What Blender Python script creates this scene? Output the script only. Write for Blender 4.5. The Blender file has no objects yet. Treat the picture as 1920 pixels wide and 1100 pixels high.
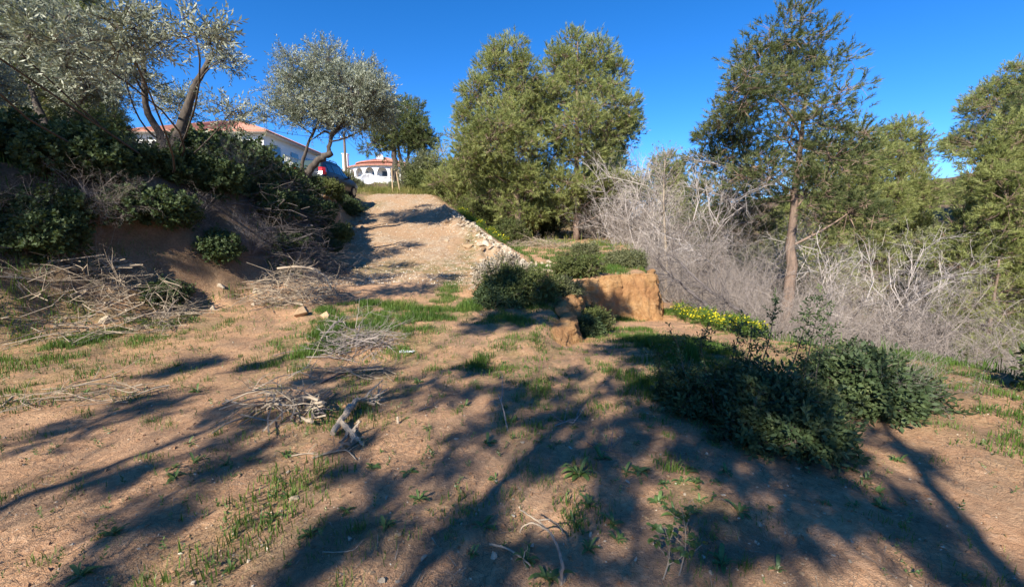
import bpy, bmesh, math
import numpy as np
from mathutils import Vector, Matrix

# ------------------------------------------------------------------ camera, sky, sun, exposure
R = math.radians
scene = bpy.context.scene
COL = scene.collection
PITCH = R(7.6)          # looking slightly down
FPX = 820.0             # focal length in pixels of a 1920 wide frame
EYE = 1.6
cam_d = bpy.data.cameras.new("camera"); cam = bpy.data.objects.new("camera", cam_d); COL.objects.link(cam)
cam_d.sensor_width = 36.0; cam_d.lens = 36.0 * FPX / 1920.0
cam_d.clip_start = 0.05; cam_d.clip_end = 5000
cam.location = (0, 0, EYE); cam.rotation_euler = (math.pi / 2 - PITCH, 0, 0)
scene.camera = cam

SUN_AZ, SUN_EL = 27.0, 35.0       # light travels forward and this many degrees to the right
world = bpy.data.worlds.new("World"); scene.world = world; world.use_nodes = True
wn = world.node_tree; wn.nodes.clear()
sky = wn.nodes.new("ShaderNodeTexSky"); sky.sky_type = 'NISHITA'; sky.sun_disc = False
sky.sun_elevation = R(SUN_EL); sky.sun_rotation = R(180 + SUN_AZ)
sky.altitude = 2000; sky.air_density = 0.7; sky.dust_density = 0.0; sky.ozone_density = 3.0
hsv = wn.nodes.new("ShaderNodeHueSaturation"); hsv.inputs['Saturation'].default_value = 1.3; hsv.inputs['Hue'].default_value = 0.504
hsv.inputs['Value'].default_value = 1.0
bgn = wn.nodes.new("ShaderNodeBackground"); bgn.inputs['Strength'].default_value = 0.135
wo = wn.nodes.new("ShaderNodeOutputWorld")
wn.links.new(sky.outputs[0], hsv.inputs['Color']); wn.links.new(hsv.outputs[0], bgn.inputs['Color'])
wn.links.new(bgn.outputs[0], wo.inputs['Surface'])

sun_d = bpy.data.lights.new("sun", 'SUN'); sun_d.energy = 4.8; sun_d.angle = R(0.53); sun_d.color = (1.0, 0.93, 0.82)
sun = bpy.data.objects.new("sun", sun_d); COL.objects.link(sun)
LDIR = Vector((math.sin(R(SUN_AZ)) * math.cos(R(SUN_EL)), math.cos(R(SUN_AZ)) * math.cos(R(SUN_EL)), -math.sin(R(SUN_EL))))
sun.rotation_euler = LDIR.to_track_quat('-Z', 'Y').to_euler(); sun.location = (-20, -40, 40)
vs = scene.view_settings
vs.view_transform = 'Standard'; vs.look = 'None'; vs.gamma = 1.0; vs.use_curve_mapping = False; vs.exposure = 1.08
scene.cycles.max_bounces = 6; scene.cycles.diffuse_bounces = 3; scene.cycles.transmission_bounces = 3
scene.cycles.transparent_max_bounces = 4

# ------------------------------------------------------------------ small maths
_rs = np.random.RandomState(7)
_perm = _rs.permutation(512).astype(np.int64); _perm = np.concatenate([_perm, _perm, _perm])
_grad = _rs.normal(size=(512, 2)); _grad /= np.linalg.norm(_grad, axis=1)[:, None]
def perlin(x, y):
    xi = np.floor(x).astype(np.int64); yi = np.floor(y).astype(np.int64)
    xf = x - xi; yf = y - yi
    u = xf ** 3 * (xf * (xf * 6 - 15) + 10); v = yf ** 3 * (yf * (yf * 6 - 15) + 10)
    def g(ix, iy, dx, dy):
        k = _perm[(_perm[ix & 511] + iy) & 511]
        return _grad[k, 0] * dx + _grad[k, 1] * dy
    a = g(xi, yi, xf, yf); b = g(xi + 1, yi, xf - 1, yf)
    c = g(xi, yi + 1, xf, yf - 1); d = g(xi + 1, yi + 1, xf - 1, yf - 1)
    return (a * (1 - u) + b * u) * (1 - v) + (c * (1 - u) + d * u) * v
def fbm(x, y, size, octaves=3, off=0.0):
    s = np.zeros(np.broadcast(x, y).shape); amp = 1.0; f = 1.0 / size
    for i in range(octaves):
        s = s + amp * perlin(x * f + off + 17.3 * i, y * f - off * 1.7 + 5.1 * i); amp *= 0.5; f *= 2.03
    return s * 1.4
def sst(a, b, t):
    t = np.clip((t - a) / (b - a), 0, 1); return t * t * (3 - 2 * t)
def unit(a):
    return a / np.maximum(np.linalg.norm(a, axis=-1, keepdims=True), 1e-9)

# ------------------------------------------------------------------ the lie of the land
CLIFF = [(0.70, 6.3), (0.95, 7.1), (1.22, 7.9), (1.15, 8.7), (1.55, 9.5), (1.75, 10.6), (2.35, 10.95), (3.1, 11.2), (3.85, 11.55), (4.15, 12.3), (4.45, 13.6), (4.75, 17)]
PLAT = np.array([(-60, 5.6), (0.2, 5.6)] + CLIFF + [(7.5, 24), (9, 34), (11, 60), (11, 400), (-600, 400), (-600, 5.6)], float)
def sdist(x, y):
    """signed distance to the plateau outline, positive inside"""
    best = np.full(x.shape, 1e9); inside = np.zeros(x.shape, bool)
    n = len(PLAT)
    for i in range(n):
        ax, ay = PLAT[i]; bx, by = PLAT[(i + 1) % n]
        dx, dy = bx - ax, by - ay
        t = np.clip(((x - ax) * dx + (y - ay) * dy) / (dx * dx + dy * dy), 0, 1)
        best = np.minimum(best, np.hypot(x - ax - t * dx, y - ay - t * dy))
        if ay != by:
            c = ((ay > y) != (by > y)) & (x < (bx - ax) * (y - ay) / (by - ay) + ax)
            inside ^= c
    return np.where(inside, best, -best)
def XL(y): return np.interp(y, [-30, 0, 3, 6, 9, 11, 14, 20, 24, 28, 34, 60, 120], [-12, -9.8, -8.7, -7.2, -5.4, -4.7, -5.5, -7.4, -8.1, -9.0, -9.6, -11, -12])
def XR(y): return np.interp(y, [-30, 8, 11, 12.5, 14, 17, 20, 28, 34, 60, 120], [-1.5, -1.2, -0.75, -0.1, 0.3, -0.8, -2.05, -5.3, -5.6, -1, 4])
def XE(y): return np.interp(y, [-30, 0, 3, 6, 8, 12, 16, 25, 40, 120], [10, 8.0, 6.6, 5.3, 4.7, 4.9, 6.4, 9, 11, 14])
def ramp_z(y): return np.interp(y, [-30, 9.5, 11, 14, 20, 28, 31, 34], [0, 0.0, 0.12, 0.72, 2.1, 3.9, 4.25, 4.6]) + 0.125 * np.maximum(0, y - 34)
def bank_z(y): return np.interp(y, [-30, 0, 8, 14, 18, 21, 28, 34], [1.5, 2.1, 2.7, 3.1, 3.3, 3.45, 3.95, 4.6]) + 0.125 * np.maximum(0, y - 34)
def raw_height(x, y):
    x = np.asarray(x, float); y = np.asarray(y, float)
    plat = np.interp(y, [-30, 5.6, 9, 12, 16, 25, 32], [0, 0.0, 0.2, 0.56, 0.75, 1.25, 1.7]) + 0.05 * np.maximum(0, y - 32)
    low = np.interp(y, [-30, 3, 6, 9, 12, 18, 30, 60, 120], [0, 0, -.10, -.44, -.66, -1.1, -1.3, 0, 4]) * sst(-1.0, 1.2, x)
    e = x - XE(y) + 0.5 * fbm(x, y, 2.5, 2, 3.0)
    low = low - 2.3 * sst(-0.1, 4.5, e) + 0.2 * np.maximum(0, e - 7) * sst(7, 14, e)
    low = np.where(e > 60, np.minimum(low, 12 + 0.02 * e), low)
    s = sst(0.02, 0.42, sdist(x, y) + 0.05 * fbm(x, y, 0.5, 2, 9.0))
    z = low * (1 - s) + plat * s
    # ramp with an embankment on its right side and rubble thrown up along that edge
    zr = ramp_z(y)
    dr = x - XR(y) + 0.25 * fbm(x, y, 1.6, 2, 1.0)
    w = (1 - sst(0, 0.7 + 1.3 * np.maximum(0, zr - plat), dr)) * sst(8.5, 11.5, y)
    z = z * (1 - w) + np.maximum(zr, z * (y < 12)) * w
    ridge = np.exp(-((dr + 0.55) / 0.5) ** 2) * sst(11.5, 14, y) * (1 - sst(20, 26, y))
    z = z + ridge * (0.2 + 0.34 * fbm(x, y, 0.75, 4, 4.0))
    # left bank and the upper terrace
    d = XL(y) - x + 0.35 * fbm(x, y, 1.4, 3, 2.0)
    bw = np.interp(y, [-30, 8, 15, 20, 28], [3.4, 2.8, 2.2, 0.8, 0.8])
    wl = sst(0, 1, d / bw)
    top = bank_z(y) + 0.05 * np.clip(XL(y) - x, 0, 60) + 0.15 * np.clip(XL(y) - x - 60, 0, 300) * 0.4
    z = z * (1 - wl) + top * wl
    rough = wl * (1 - wl) * 4
    z = z + rough * 0.14 * fbm(x, y, 0.8, 3, 6.0)
    far = sst(14, 40, np.hypot(x, y))
    z = z + 0.055 * fbm(x, y, 1.7, 2, 8.0) + 0.026 * fbm(x, y, 0.42, 3, 5.0) + 0.012 * fbm(x, y, 0.16, 2, 15.0) + far * 0.5 * fbm(x, y, 11.0, 3, 11.0)
    return z
_z00 = float(raw_height(np.array([0.0]), np.array([0.0]))[0])
def height(x, y): return raw_height(x, y) - _z00
def hz(x, y): return float(height(np.array([float(x)]), np.array([float(y)]))[0])

# sight lines of the photograph, used to survey where things stand
def ray(u, v):
    xc = (u - 960) / FPX; yc = (550 - v) / FPX
    return np.array([xc, math.cos(PITCH) + yc * math.sin(PITCH), -math.sin(PITCH) + yc * math.cos(PITCH)])
def at(u, v, Y):
    d = ray(u, v); t = Y / d[1]
    return np.array([d[0] * t, Y, EYE + d[2] * t])
def on_ground(u, v):
    d = ray(u, v); t = np.concatenate([np.arange(1, 30, .01), np.arange(30, 150, .1)])
    g = EYE + d[2] * t - height(d[0] * t, d[1] * t)
    i = np.argmax(g < 0) if (g < 0).any() else len(t) - 1
    return np.array([d[0] * t[i], d[1] * t[i], float(height(d[0] * t[i:i + 1], d[1] * t[i:i + 1])[0])])

# ------------------------------------------------------------------ mesh helpers
class MB:
    """collects vertices and faces; build() links them as one mesh object"""
    def __init__(s): s.V = []; s.T = []; s.Q = []; s.A = []; s.MT = []; s.MQ = []; s.n = 0
    def add(s, V, T=None, Q=None, rnd=0.5, mi=0):
        V = np.asarray(V, float).reshape(-1, 3)
        s.V.append(V)
        s.A.append(np.broadcast_to(np.asarray(rnd, float), (len(V),)))
        if T is not None and len(T): s.T.append(np.asarray(T, np.int64).reshape(-1, 3) + s.n); s.MT.append(np.full(len(s.T[-1]), mi))
        if Q is not None and len(Q): s.Q.append(np.asarray(Q, np.int64).reshape(-1, 4) + s.n); s.MQ.append(np.full(len(s.Q[-1]), mi))
        s.n += len(V)
        return s
    def box(s, c, size, rz=0.0, mi=0, rnd=.5):
        x, y, z = np.array(size) / 2
        P = np.array([(-x, -y, -z), (x, -y, -z), (x, y, -z), (-x, y, -z), (-x, -y, z), (x, -y, z), (x, y, z), (-x, y, z)])
        c_, s_ = math.cos(rz), math.sin(rz)
        P = np.stack([P[:, 0] * c_ - P[:, 1] * s_, P[:, 0] * s_ + P[:, 1] * c_, P[:, 2]], 1) + np.array(c)
        return s.add(P, Q=[(0, 3, 2, 1), (4, 5, 6, 7), (0, 1, 5, 4), (1, 2, 6, 5), (2, 3, 7, 6), (3, 0, 4, 7)], mi=mi, rnd=rnd)
    def tube(s, pts, rad, k=8, cap=True, jag=0.0, rng=None, mi=0, rnd=.5):
        pts = np.asarray(pts, float); n = len(pts); rad = np.broadcast_to(np.asarray(rad, float), (n,))
        tg = unit(np.gradient(pts, axis=0))
        ref = np.array([0, 0, 1.0]) if abs(tg[0, 2]) < .8 else np.array([1.0, 0, 0])
        V = []
        N = None
        for i in range(n):
            if N is None: N = np.cross(tg[i], ref)
            N = N - tg[i] * np.dot(N, tg[i]); N = N / np.linalg.norm(N); B = np.cross(tg[i], N)
            a = np.arange(k) * 2 * np.pi / k
            r = rad[i] * (1 + (jag * rng.normal(size=k) if jag else 0))
            V.append(pts[i] + (np.cos(a) * r)[:, None] * N + (np.sin(a) * r)[:, None] * B)
        V = np.concatenate(V)
        Q = [(i * k + j, i * k + (j + 1) % k, (i + 1) * k + (j + 1) % k, (i + 1) * k + j) for i in range(n - 1) for j in range(k)]
        T = []
        if cap:
            V = np.concatenate([V, [pts[0]], [pts[-1]]]); m = n * k
            T = [(m, (j + 1) % k, j) for j in range(k)] + [(m + 1, (n - 1) * k + j, (n - 1) * k + (j + 1) % k) for j in range(k)]
        return s.add(V, T=T, Q=Q, mi=mi, rnd=rnd)
    def segs(s, A, B, ra, rb, k=3, rnd=.5, mi=0, rng=None):
        A = np.asarray(A, float); B = np.asarray(B, float); n = len(A)
        if n == 0: return s
        d = unit(B - A)
        ref = np.where(np.abs(d[:, 2:3]) < .8, [[0, 0, 1.0]], [[1.0, 0, 0]])
        N = unit(np.cross(d, ref)); M = np.cross(d, N)
        ra = np.broadcast_to(ra, (n,)); rb = np.broadcast_to(rb, (n,))
        rnd = np.broadcast_to(np.asarray(rnd, float), (n,))
        if k == 2:      # a thin flat sliver, turned at random about its axis
            a = (rng or _rs).uniform(0, np.pi, n)
            W = np.cos(a)[:, None] * N + np.sin(a)[:, None] * M
            V = np.stack([A - W * ra[:, None], A + W * ra[:, None], B + W * rb[:, None], B - W * rb[:, None]], 1)
            return s.add(V.reshape(-1, 3), Q=np.arange(n * 4).reshape(n, 4), rnd=np.repeat(rnd, 4), mi=mi)
        ang = np.arange(k) * 2 * np.pi / k
        W = np.cos(ang)[None, :, None] * N[:, None] + np.sin(ang)[None, :, None] * M[:, None]
        V = np.concatenate([A[:, None] + W * ra[:, None, None], B[:, None] + W * rb[:, None, None]], 1)
        base = np.arange(n)[:, None] * 2 * k
        j = np.arange(k)
        Q = np.stack([base + j, base + (j + 1) % k, base + k + (j + 1) % k, base + k + j], -1)
        return s.add(V.reshape(-1, 3), Q=Q.reshape(-1, 4), rnd=np.repeat(rnd, 2 * k), mi=mi)
    def inst(s, tmpl, pos, rot, scale, rnd, mi=0):
        """copies of a template (V, T) put at pos with 3x3 rot"""
        TV, TT = tmpl; n = len(pos)
        if n == 0: return s
        V = np.einsum('nij,vj->nvi', rot, TV) * np.broadcast_to(np.asarray(scale, float), (n,))[:, None, None] + pos[:, None]
        T = TT[None] + (np.arange(n) * len(TV))[:, None, None]
        return s.add(V.reshape(-1, 3), T=T.reshape(-1, 3), rnd=np.repeat(np.broadcast_to(rnd, (n,)), len(TV)), mi=mi)
    def mesh(s, name, mats, smooth=False):
        me = bpy.data.meshes.new(name)
        V = np.concatenate(s.V)
        T = np.concatenate(s.T) if s.T else np.zeros((0, 3), np.int64)
        Q = np.concatenate(s.Q) if s.Q else np.zeros((0, 4), np.int64)
        me.vertices.add(len(V)); me.vertices.foreach_set("co", V.astype(np.float32).ravel())
        me.loops.add(T.size + Q.size); me.loops.foreach_set("vertex_index", np.concatenate([T.ravel(), Q.ravel()]).astype(np.int32))
        me.polygons.add(len(T) + len(Q))
        ls = np.concatenate([np.arange(len(T)) * 3, T.size + np.arange(len(Q)) * 4]).astype(np.int32)
        me.polygons.foreach_set("loop_start", ls)
        mi = np.concatenate(s.MT + s.MQ).astype(np.int32) if (s.MT or s.MQ) else np.zeros(0, np.int32)
        for m in (mats if isinstance(mats, (list, tuple)) else [mats]): me.materials.append(m)
        if mi.max(initial=0) > 0: me.polygons.foreach_set("material_index", mi)
        me.polygons.foreach_set("use_smooth", np.full(len(T) + len(Q), smooth))
        a = me.attributes.new("rnd", 'FLOAT', 'POINT'); a.data.foreach_set("value", np.concatenate(s.A).astype(np.float32))
        me.update(calc_edges=True)
        return me
    def build(s, name, mats, parent=None, smooth=False, loc=None):
        return link(name, s.mesh(name, mats, smooth), parent, loc)
def link(name, me, parent=None, loc=None):
    o = bpy.data.objects.new(name, me); COL.objects.link(o)
    if parent is not None: o.parent = parent
    if loc is not None: o.location = loc
    return o
def tag(o, label=None, cat=None, group=None, kind=None):
    if label: o['label'] = label
    if cat: o['category'] = cat
    if group: o['group'] = group
    if kind: o['kind'] = kind
    return o
def thing(name, label, cat, loc=(0, 0, 0), rz=0.0, group=None, scale=1.0):
    o = bpy.data.objects.new(name, None); COL.objects.link(o); o.empty_display_size = .1
    o.location = tuple(float(c) for c in loc); o.rotation_euler = (0, 0, rz); o.scale = (scale,) * 3
    return tag(o, label, cat, group)
def copy_tree(o, parent=None):
    c = o.copy(); COL.objects.link(c)
    if parent is not None: c.parent = parent
    for ch in list(o.children): copy_tree(ch, c)
    return c
def place(src, loc, rz, label, group=None, scale=None):
    c = copy_tree(src); c.location = tuple(float(q) for q in loc); c.rotation_euler = (0, 0, rz)
    if scale: c.scale = (scale,) * 3 if np.isscalar(scale) else scale
    c['label'] = label
    if group: c['group'] = group
    elif 'group' in c: del c['group']
    return c
def frames(rng, d):
    """rotation matrices whose z axis is d, spun at random"""
    d = unit(d); n = len(d)
    ref = unit(rng.normal(size=(n, 3))); x = unit(np.cross(ref, d)); y = np.cross(d, x)
    return np.stack([x, y, d], -1)

# ------------------------------------------------------------------ materials
def nodes_of(name):
    m = bpy.data.materials.new(name); m.use_nodes = True
    nt = m.node_tree; nt.nodes.clear()
    out = nt.nodes.new("ShaderNodeOutputMaterial")
    return m, nt, out
def ramp_node(nt, stops, fac):
    r = nt.nodes.new("ShaderNodeValToRGB"); e = r.color_ramp.elements
    while len(e) < len(stops): e.new(0.5)
    for el, (p, c) in zip(e, stops): el.position = p; el.color = (*c, 1)
    nt.links.new(fac, r.inputs[0]); return r.outputs[0]
def noise_node(nt, scale, detail=4, rough=.55, coord=None, dist=0.0):
    n = nt.nodes.new("ShaderNodeTexNoise"); n.inputs['Scale'].default_value = scale
    n.inputs['Detail'].default_value = detail; n.inputs['Roughness'].default_value = rough
    n.inputs['Distortion'].default_value = dist
    if coord is not None: nt.links.new(coord, n.inputs['Vector'])
    return n.outputs['Fac']
def mix_rgb(nt, fac, a, b, mode='MIX'):
    m = nt.nodes.new("ShaderNodeMix"); m.data_type = 'RGBA'; m.blend_type = mode
    for sock, val in ((m.inputs[0], fac), (m.inputs[6], a), (m.inputs[7], b)):
        if isinstance(val, bpy.types.NodeSocket): nt.links.new(val, sock)
        elif isinstance(val, tuple): sock.default_value = (*val, 1)
        else: sock.default_value = val
    return m.outputs[2]
def math_node(nt, op, a, b=None, clamp=False):
    m = nt.nodes.new("ShaderNodeMath"); m.operation = op; m.use_clamp = clamp
    for i, v in enumerate((a, b)):
        if v is None: continue
        if isinstance(v, bpy.types.NodeSocket): nt.links.new(v, m.inputs[i])
        else: m.inputs[i].default_value = v
    return m.outputs[0]
def attr(nt, name):
    a = nt.nodes.new("ShaderNodeAttribute"); a.attribute_name = name; return a.outputs['Fac']
def bsdf(nt, out, col, rough=.8, spec=.3, metal=0.0, bump=None, bstr=.3, bdist=.02):
    b = nt.nodes.new("ShaderNodeBsdfPrincipled")
    if isinstance(col, tuple): b.inputs['Base Color'].default_value = (*col, 1)
    else: nt.links.new(col, b.inputs['Base Color'])
    b.inputs['Roughness'].default_value = rough; b.inputs['Specular IOR Level'].default_value = spec; b.inputs['Metallic'].default_value = metal
    if bump is not None:
        bp = nt.nodes.new("ShaderNodeBump"); bp.inputs['Strength'].default_value = bstr; bp.inputs['Distance'].default_value = bdist
        nt.links.new(bump, bp.inputs['Height']); nt.links.new(bp.outputs[0], b.inputs['Normal'])
    if out is not None: nt.links.new(b.outputs[0], out.inputs['Surface'])
    return b
def position(nt):
    g = nt.nodes.new("ShaderNodeNewGeometry"); return g.outputs['Position']
def obj_co(nt):
    t = nt.nodes.new("ShaderNodeTexCoord"); return t.outputs['Object']
def leaf_mat(name, stops, trans=.3, rough=.5, spec=.35, clump=1.2):
    m, nt, out = nodes_of(name)
    big = noise_node(nt, clump, 2, .5, obj_co(nt))
    f = math_node(nt, 'ADD', math_node(nt, 'MULTIPLY', attr(nt, 'rnd'), .62), math_node(nt, 'MULTIPLY', math_node(nt, 'SUBTRACT', big, .28), .85), True)
    c = ramp_node(nt, stops, f)
    b = bsdf(nt, None, c, rough, spec)
    t = nt.nodes.new("ShaderNodeBsdfTranslucent"); nt.links.new(mix_rgb(nt, .35, c, (.22, .26, .03)), t.inputs['Color'])
    mx = nt.nodes.new("ShaderNodeMixShader"); mx.inputs[0].default_value = trans
    nt.links.new(b.outputs[0], mx.inputs[1]); nt.links.new(t.outputs[0], mx.inputs[2]); nt.links.new(mx.outputs[0], out.inputs['Surface'])
    return m
def bark_mat(name, a, b, scale=9.0, rough=.9):
    m, nt, out = nodes_of(name)
    co = obj_co(nt)
    mp = nt.nodes.new("ShaderNodeMapping"); mp.inputs['Scale'].default_value = (1, 1, .28); nt.links.new(co, mp.inputs[0])
    n = noise_node(nt, scale, 6, .7, mp.outputs[0], 1.0)
    c = ramp_node(nt, [(.3, a), (.68, b)], n)
    c = mix_rgb(nt, math_node(nt, 'MULTIPLY', attr(nt, 'rnd'), .4), c, tuple(min(1, q * 1.5) for q in b))
    bsdf(nt, out, c, rough, .2, bump=n, bstr=.8, bdist=.03)
    return m
def plain_mat(name, col, rough=.6, spec=.4, metal=0.0, var=.12, scale=6.0, bstr=.1):
    m, nt, out = nodes_of(name)
    n = noise_node(nt, scale, 5, .6, obj_co(nt))
    c = ramp_node(nt, [(.25, tuple(q * (1 - var) for q in col)), (.75, tuple(min(1, q * (1 + var)) for q in col))], n)
    bsdf(nt, out, c, rough, spec, metal, bump=n, bstr=bstr, bdist=.01)
    return m
def stone_mat(name, a, b, c):
    m, nt, out = nodes_of(name)
    oi = nt.nodes.new("ShaderNodeObjectInfo")
    n = noise_node(nt, 9, 6, .65, obj_co(nt)); n2 = noise_node(nt, 60, 3, .6, obj_co(nt))
    f = math_node(nt, 'ADD', math_node(nt, 'MULTIPLY', n, .6), math_node(nt, 'MULTIPLY', math_node(nt, 'ADD', oi.outputs['Random'], attr(nt, 'rnd')), .2))
    col = ramp_node(nt, [(.28, a), (.5, b), (.72, c)], f)
    bsdf(nt, out, col, .92, .2, bump=n2, bstr=.5, bdist=.01)
    return m

M = {}
M['pine'] = leaf_mat('pine_needles', [(0.05, (.09, .11, .034)), (.4, (.255, .285, .09)), (.7, (.37, .39, .135)), (1, (.48, .46, .22))], .36, .55, .3, .8)
M['pine_dark'] = leaf_mat('pine_needles_dark', [(0.05, (.035, .05, .02)), (.45, (.10, .125, .045)), (.75, (.18, .20, .07)), (1, (.27, .265, .12))], .3, .55, .3, .6)
M['olive'] = leaf_mat('olive_leaves', [(0.05, (.10, .11, .075)), (.4, (.23, .25, .17)), (.75, (.37, .385, .28)), (1, (.5, .51, .42))], .22, .45, .4, 1.0)
M['shrub'] = leaf_mat('shrub_leaves', [(0.05, (.03, .042, .014)), (.4, (.085, .105, .03)), (.75, (.14, .155, .05)), (1, (.2, .2, .08))], .25, .6, .25, 1.2)
M['shrub_grey'] = leaf_mat('shrub_leaves_greyish', [(0.05, (.06, .068, .03)), (.4, (.125, .135, .06)), (.75, (.19, .195, .09)), (1, (.26, .25, .13))], .25, .5, .35, 1.2)
M['lentisk'] = leaf_mat('lentisk_leaves', [(0.05, (.022, .036, .016)), (.4, (.052, .08, .032)), (.72, (.095, .13, .05)), (1, (.24, .25, .11))], .22, .6, .25, 2.0)
M['ivy'] = leaf_mat('ivy_leaves', [(0.05, (.025, .038, .016)), (.5, (.055, .085, .03)), (1, (.11, .145, .055))], .22, .6, .25, 1.6)
M['blossom'] = leaf_mat('dry_pale_leaves', [(0.05, (.16, .12, .08)), (.4, (.36, .3, .22)), (.8, (.55, .48, .38)), (1, (.65, .6, .5))], .3, .6, .3, 3)
M['grass'] = leaf_mat('grass_blades', [(0.05, (.035, .075, .012)), (.4, (.075, .145, .022)), (.75, (.13, .21, .035)), (1, (.26, .26, .08))], .35, .5, .35, 1.5)
M['dry_grass'] = leaf_mat('dry_grass_blades', [(0.05, (.08, .11, .025)), (.4, (.19, .2, .05)), (.75, (.33, .28, .1)), (1, (.46, .38, .18))], .3, .6, .25, .6)
M['weed'] = leaf_mat('weed_leaves', [(0.05, (.04, .085, .02)), (.4, (.08, .14, .035)), (.75, (.13, .2, .06)), (1, (.2, .25, .1))], .3, .4, .45, 5)
M['petal'] = leaf_mat('yellow_petals', [(0.05, (.6, .5, .02)), (.5, (.75, .66, .03)), (1, (.85, .78, .06))], .35, .6, .2, 3)
M['bark'] = bark_mat('pine_bark', (.07, .05, .04), (.26, .18, .13), 7)
M['bark_dark'] = bark_mat('dark_bark', (.035, .028, .024), (.12, .095, .075), 8)
M['bark_olive'] = bark_mat('olive_bark', (.032, .026, .022), (.115, .095, .078), 8)
M['twig_grey'] = bark_mat('grey_dead_twigs', (.13, .105, .086), (.30, .255, .22), 5)
M['twig_tan'] = bark_mat('tan_dead_twigs', (.15, .115, .08), (.36, .29, .21), 5)
M['twig_dark'] = bark_mat('dark_dead_twigs', (.05, .042, .04), (.14, .12, .11), 5)
M['log'] = bark_mat('weathered_log', (.2, .15, .1), (.45, .36, .26), 12)
M['needle'] = bark_mat('needle_litter', (.12, .075, .045), (.3, .2, .12), 4)
M['stone'] = stone_mat('limestone', (.33, .25, .165), (.5, .42, .31), (.66, .6, .5))
M['stone_tan'] = stone_mat('tan_stone', (.26, .17, .095), (.42, .29, .17), (.55, .43, .29))
M['clod'] = stone_mat('earth_clod', (.19, .105, .055), (.27, .155, .085), (.35, .22, .13))

# ground: bare reddish soil, pale gravel on the ramp, orange clay, mossy green where it grows; wear and damp stay put
def ground_material():
    m, nt, out = nodes_of('soil')
    P = position(nt)
    big = noise_node(nt, .55, 4, .55, P); mid = noise_node(nt, 3.2, 5, .6, P); fine = noise_node(nt, 28, 6, .7, P); grit = noise_node(nt, 120, 3, .7, P)
    soil = ramp_node(nt, [(.3, (.37, .185, .088)), (.5, (.56, .31, .16)), (.72, (.67, .435, .25))], math_node(nt, 'ADD', math_node(nt, 'MULTIPLY', mid, .55), math_node(nt, 'MULTIPLY', big, .45)))
    soil = mix_rgb(nt, .55, soil, ramp_node(nt, [(.3, (.26, .14, .075)), (.52, (.55, .33, .19)), (.75, (.74, .54, .355))], fine))
    # needle litter stains: greyish brown patches
    lit = ramp_node(nt, [(.44, (0, 0, 0)), (.6, (1, 1, 1))], noise_node(nt, 1.5, 7, .7, P, .8))
    soil = mix_rgb(nt, math_node(nt, 'MULTIPLY', lit, .6), soil, ramp_node(nt, [(.3, (.12, .082, .055)), (.7, (.33, .235, .16))], grit))
    # gravel
    vor = nt.nodes.new("ShaderNodeTexVoronoi"); vor.inputs['Scale'].default_value = 13; nt.links.new(P, vor.inputs['Vector'])
    chips = nt.nodes.new("ShaderNodeSeparateColor"); nt.links.new(vor.outputs['Color'], chips.inputs[0])
    grav = ramp_node(nt, [(.0, (.25, .16, .095)), (.45, (.37, .26, .165)), (.8, (.45, .345, .24)), (1, (.58, .5, .39))], chips.outputs[0])
    red = ramp_node(nt, [(.4, (0, 0, 0)), (.56, (1, 1, 1))], noise_node(nt, .8, 7, .7, P, 1.0))
    grav = mix_rgb(nt, math_node(nt, 'MULTIPLY', red, .8), grav, ramp_node(nt, [(.3, (.32, .165, .075)), (.7, (.48, .285, .15))], fine))
    grav = mix_rgb(nt, .35, grav, ramp_node(nt, [(.3, (.28, .19, .11)), (.7, (.56, .42, .28))], fine))
    c = mix_rgb(nt, math_node(nt, 'MULTIPLY', attr(nt, 'ramp'), math_node(nt, 'ADD', .6, mid, True)), soil, grav)
    clay = ramp_node(nt, [(.3, (.42, .2, .07)), (.55, (.55, .295, .11)), (.8, (.66, .42, .2))], mid)
    c = mix_rgb(nt, attr(nt, 'clay'), c, clay)
    moss = ramp_node(nt, [(.3, (.05, .075, .02)), (.7, (.15, .16, .05))], fine)
    gm = math_node(nt, 'MULTIPLY', attr(nt, 'green'), ramp_node(nt, [(.4, (0, 0, 0)), (.55, (1, 1, 1))], mid), True)
    c = mix_rgb(nt, math_node(nt, 'MULTIPLY', gm, .8), c, moss)
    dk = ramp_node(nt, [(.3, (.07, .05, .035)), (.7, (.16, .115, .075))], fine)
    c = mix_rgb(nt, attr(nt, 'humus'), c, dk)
    h = math_node(nt, 'ADD', math_node(nt, 'MULTIPLY', fine, .7), math_node(nt, 'MULTIPLY', grit, .35))
    h = math_node(nt, 'ADD', h, math_node(nt, 'MULTIPLY', math_node(nt, 'MULTIPLY', attr(nt, 'ramp'), chips.outputs[1]), .5))
    bsdf(nt, out, c, .95, .12, bump=h, bstr=.9, bdist=.05)
    return m
M['soil'] = ground_material()
def clay_material():
    m, nt, out = nodes_of('clay')
    P = position(nt)
    mp = nt.nodes.new("ShaderNodeMapping"); mp.inputs['Scale'].default_value = (1, 1, .3); nt.links.new(P, mp.inputs[0])
    streak = noise_node(nt, 5, 6, .65, mp.outputs[0], .5); fine = noise_node(nt, 35, 5, .7, P); mid = noise_node(nt, 1.6, 4, .6, P)
    c = ramp_node(nt, [(.3, (.42, .195, .07)), (.5, (.60, .325, .125)), (.7, (.72, .46, .23))], streak)
    c = mix_rgb(nt, .4, c, ramp_node(nt, [(.35, (.33, .17, .07)), (.65, (.64, .42, .22))], fine))
    c = mix_rgb(nt, math_node(nt, 'MULTIPLY', ramp_node(nt, [(.45, (0, 0, 0)), (.6, (1, 1, 1))], mid), .5), c, (.42, .2, .09))
    bsdf(nt, out, c, .95, .1, bump=math_node(nt, 'ADD', streak, fine), bstr=1.0, bdist=.09)
    return m
M['clay'] = clay_material()

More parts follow.
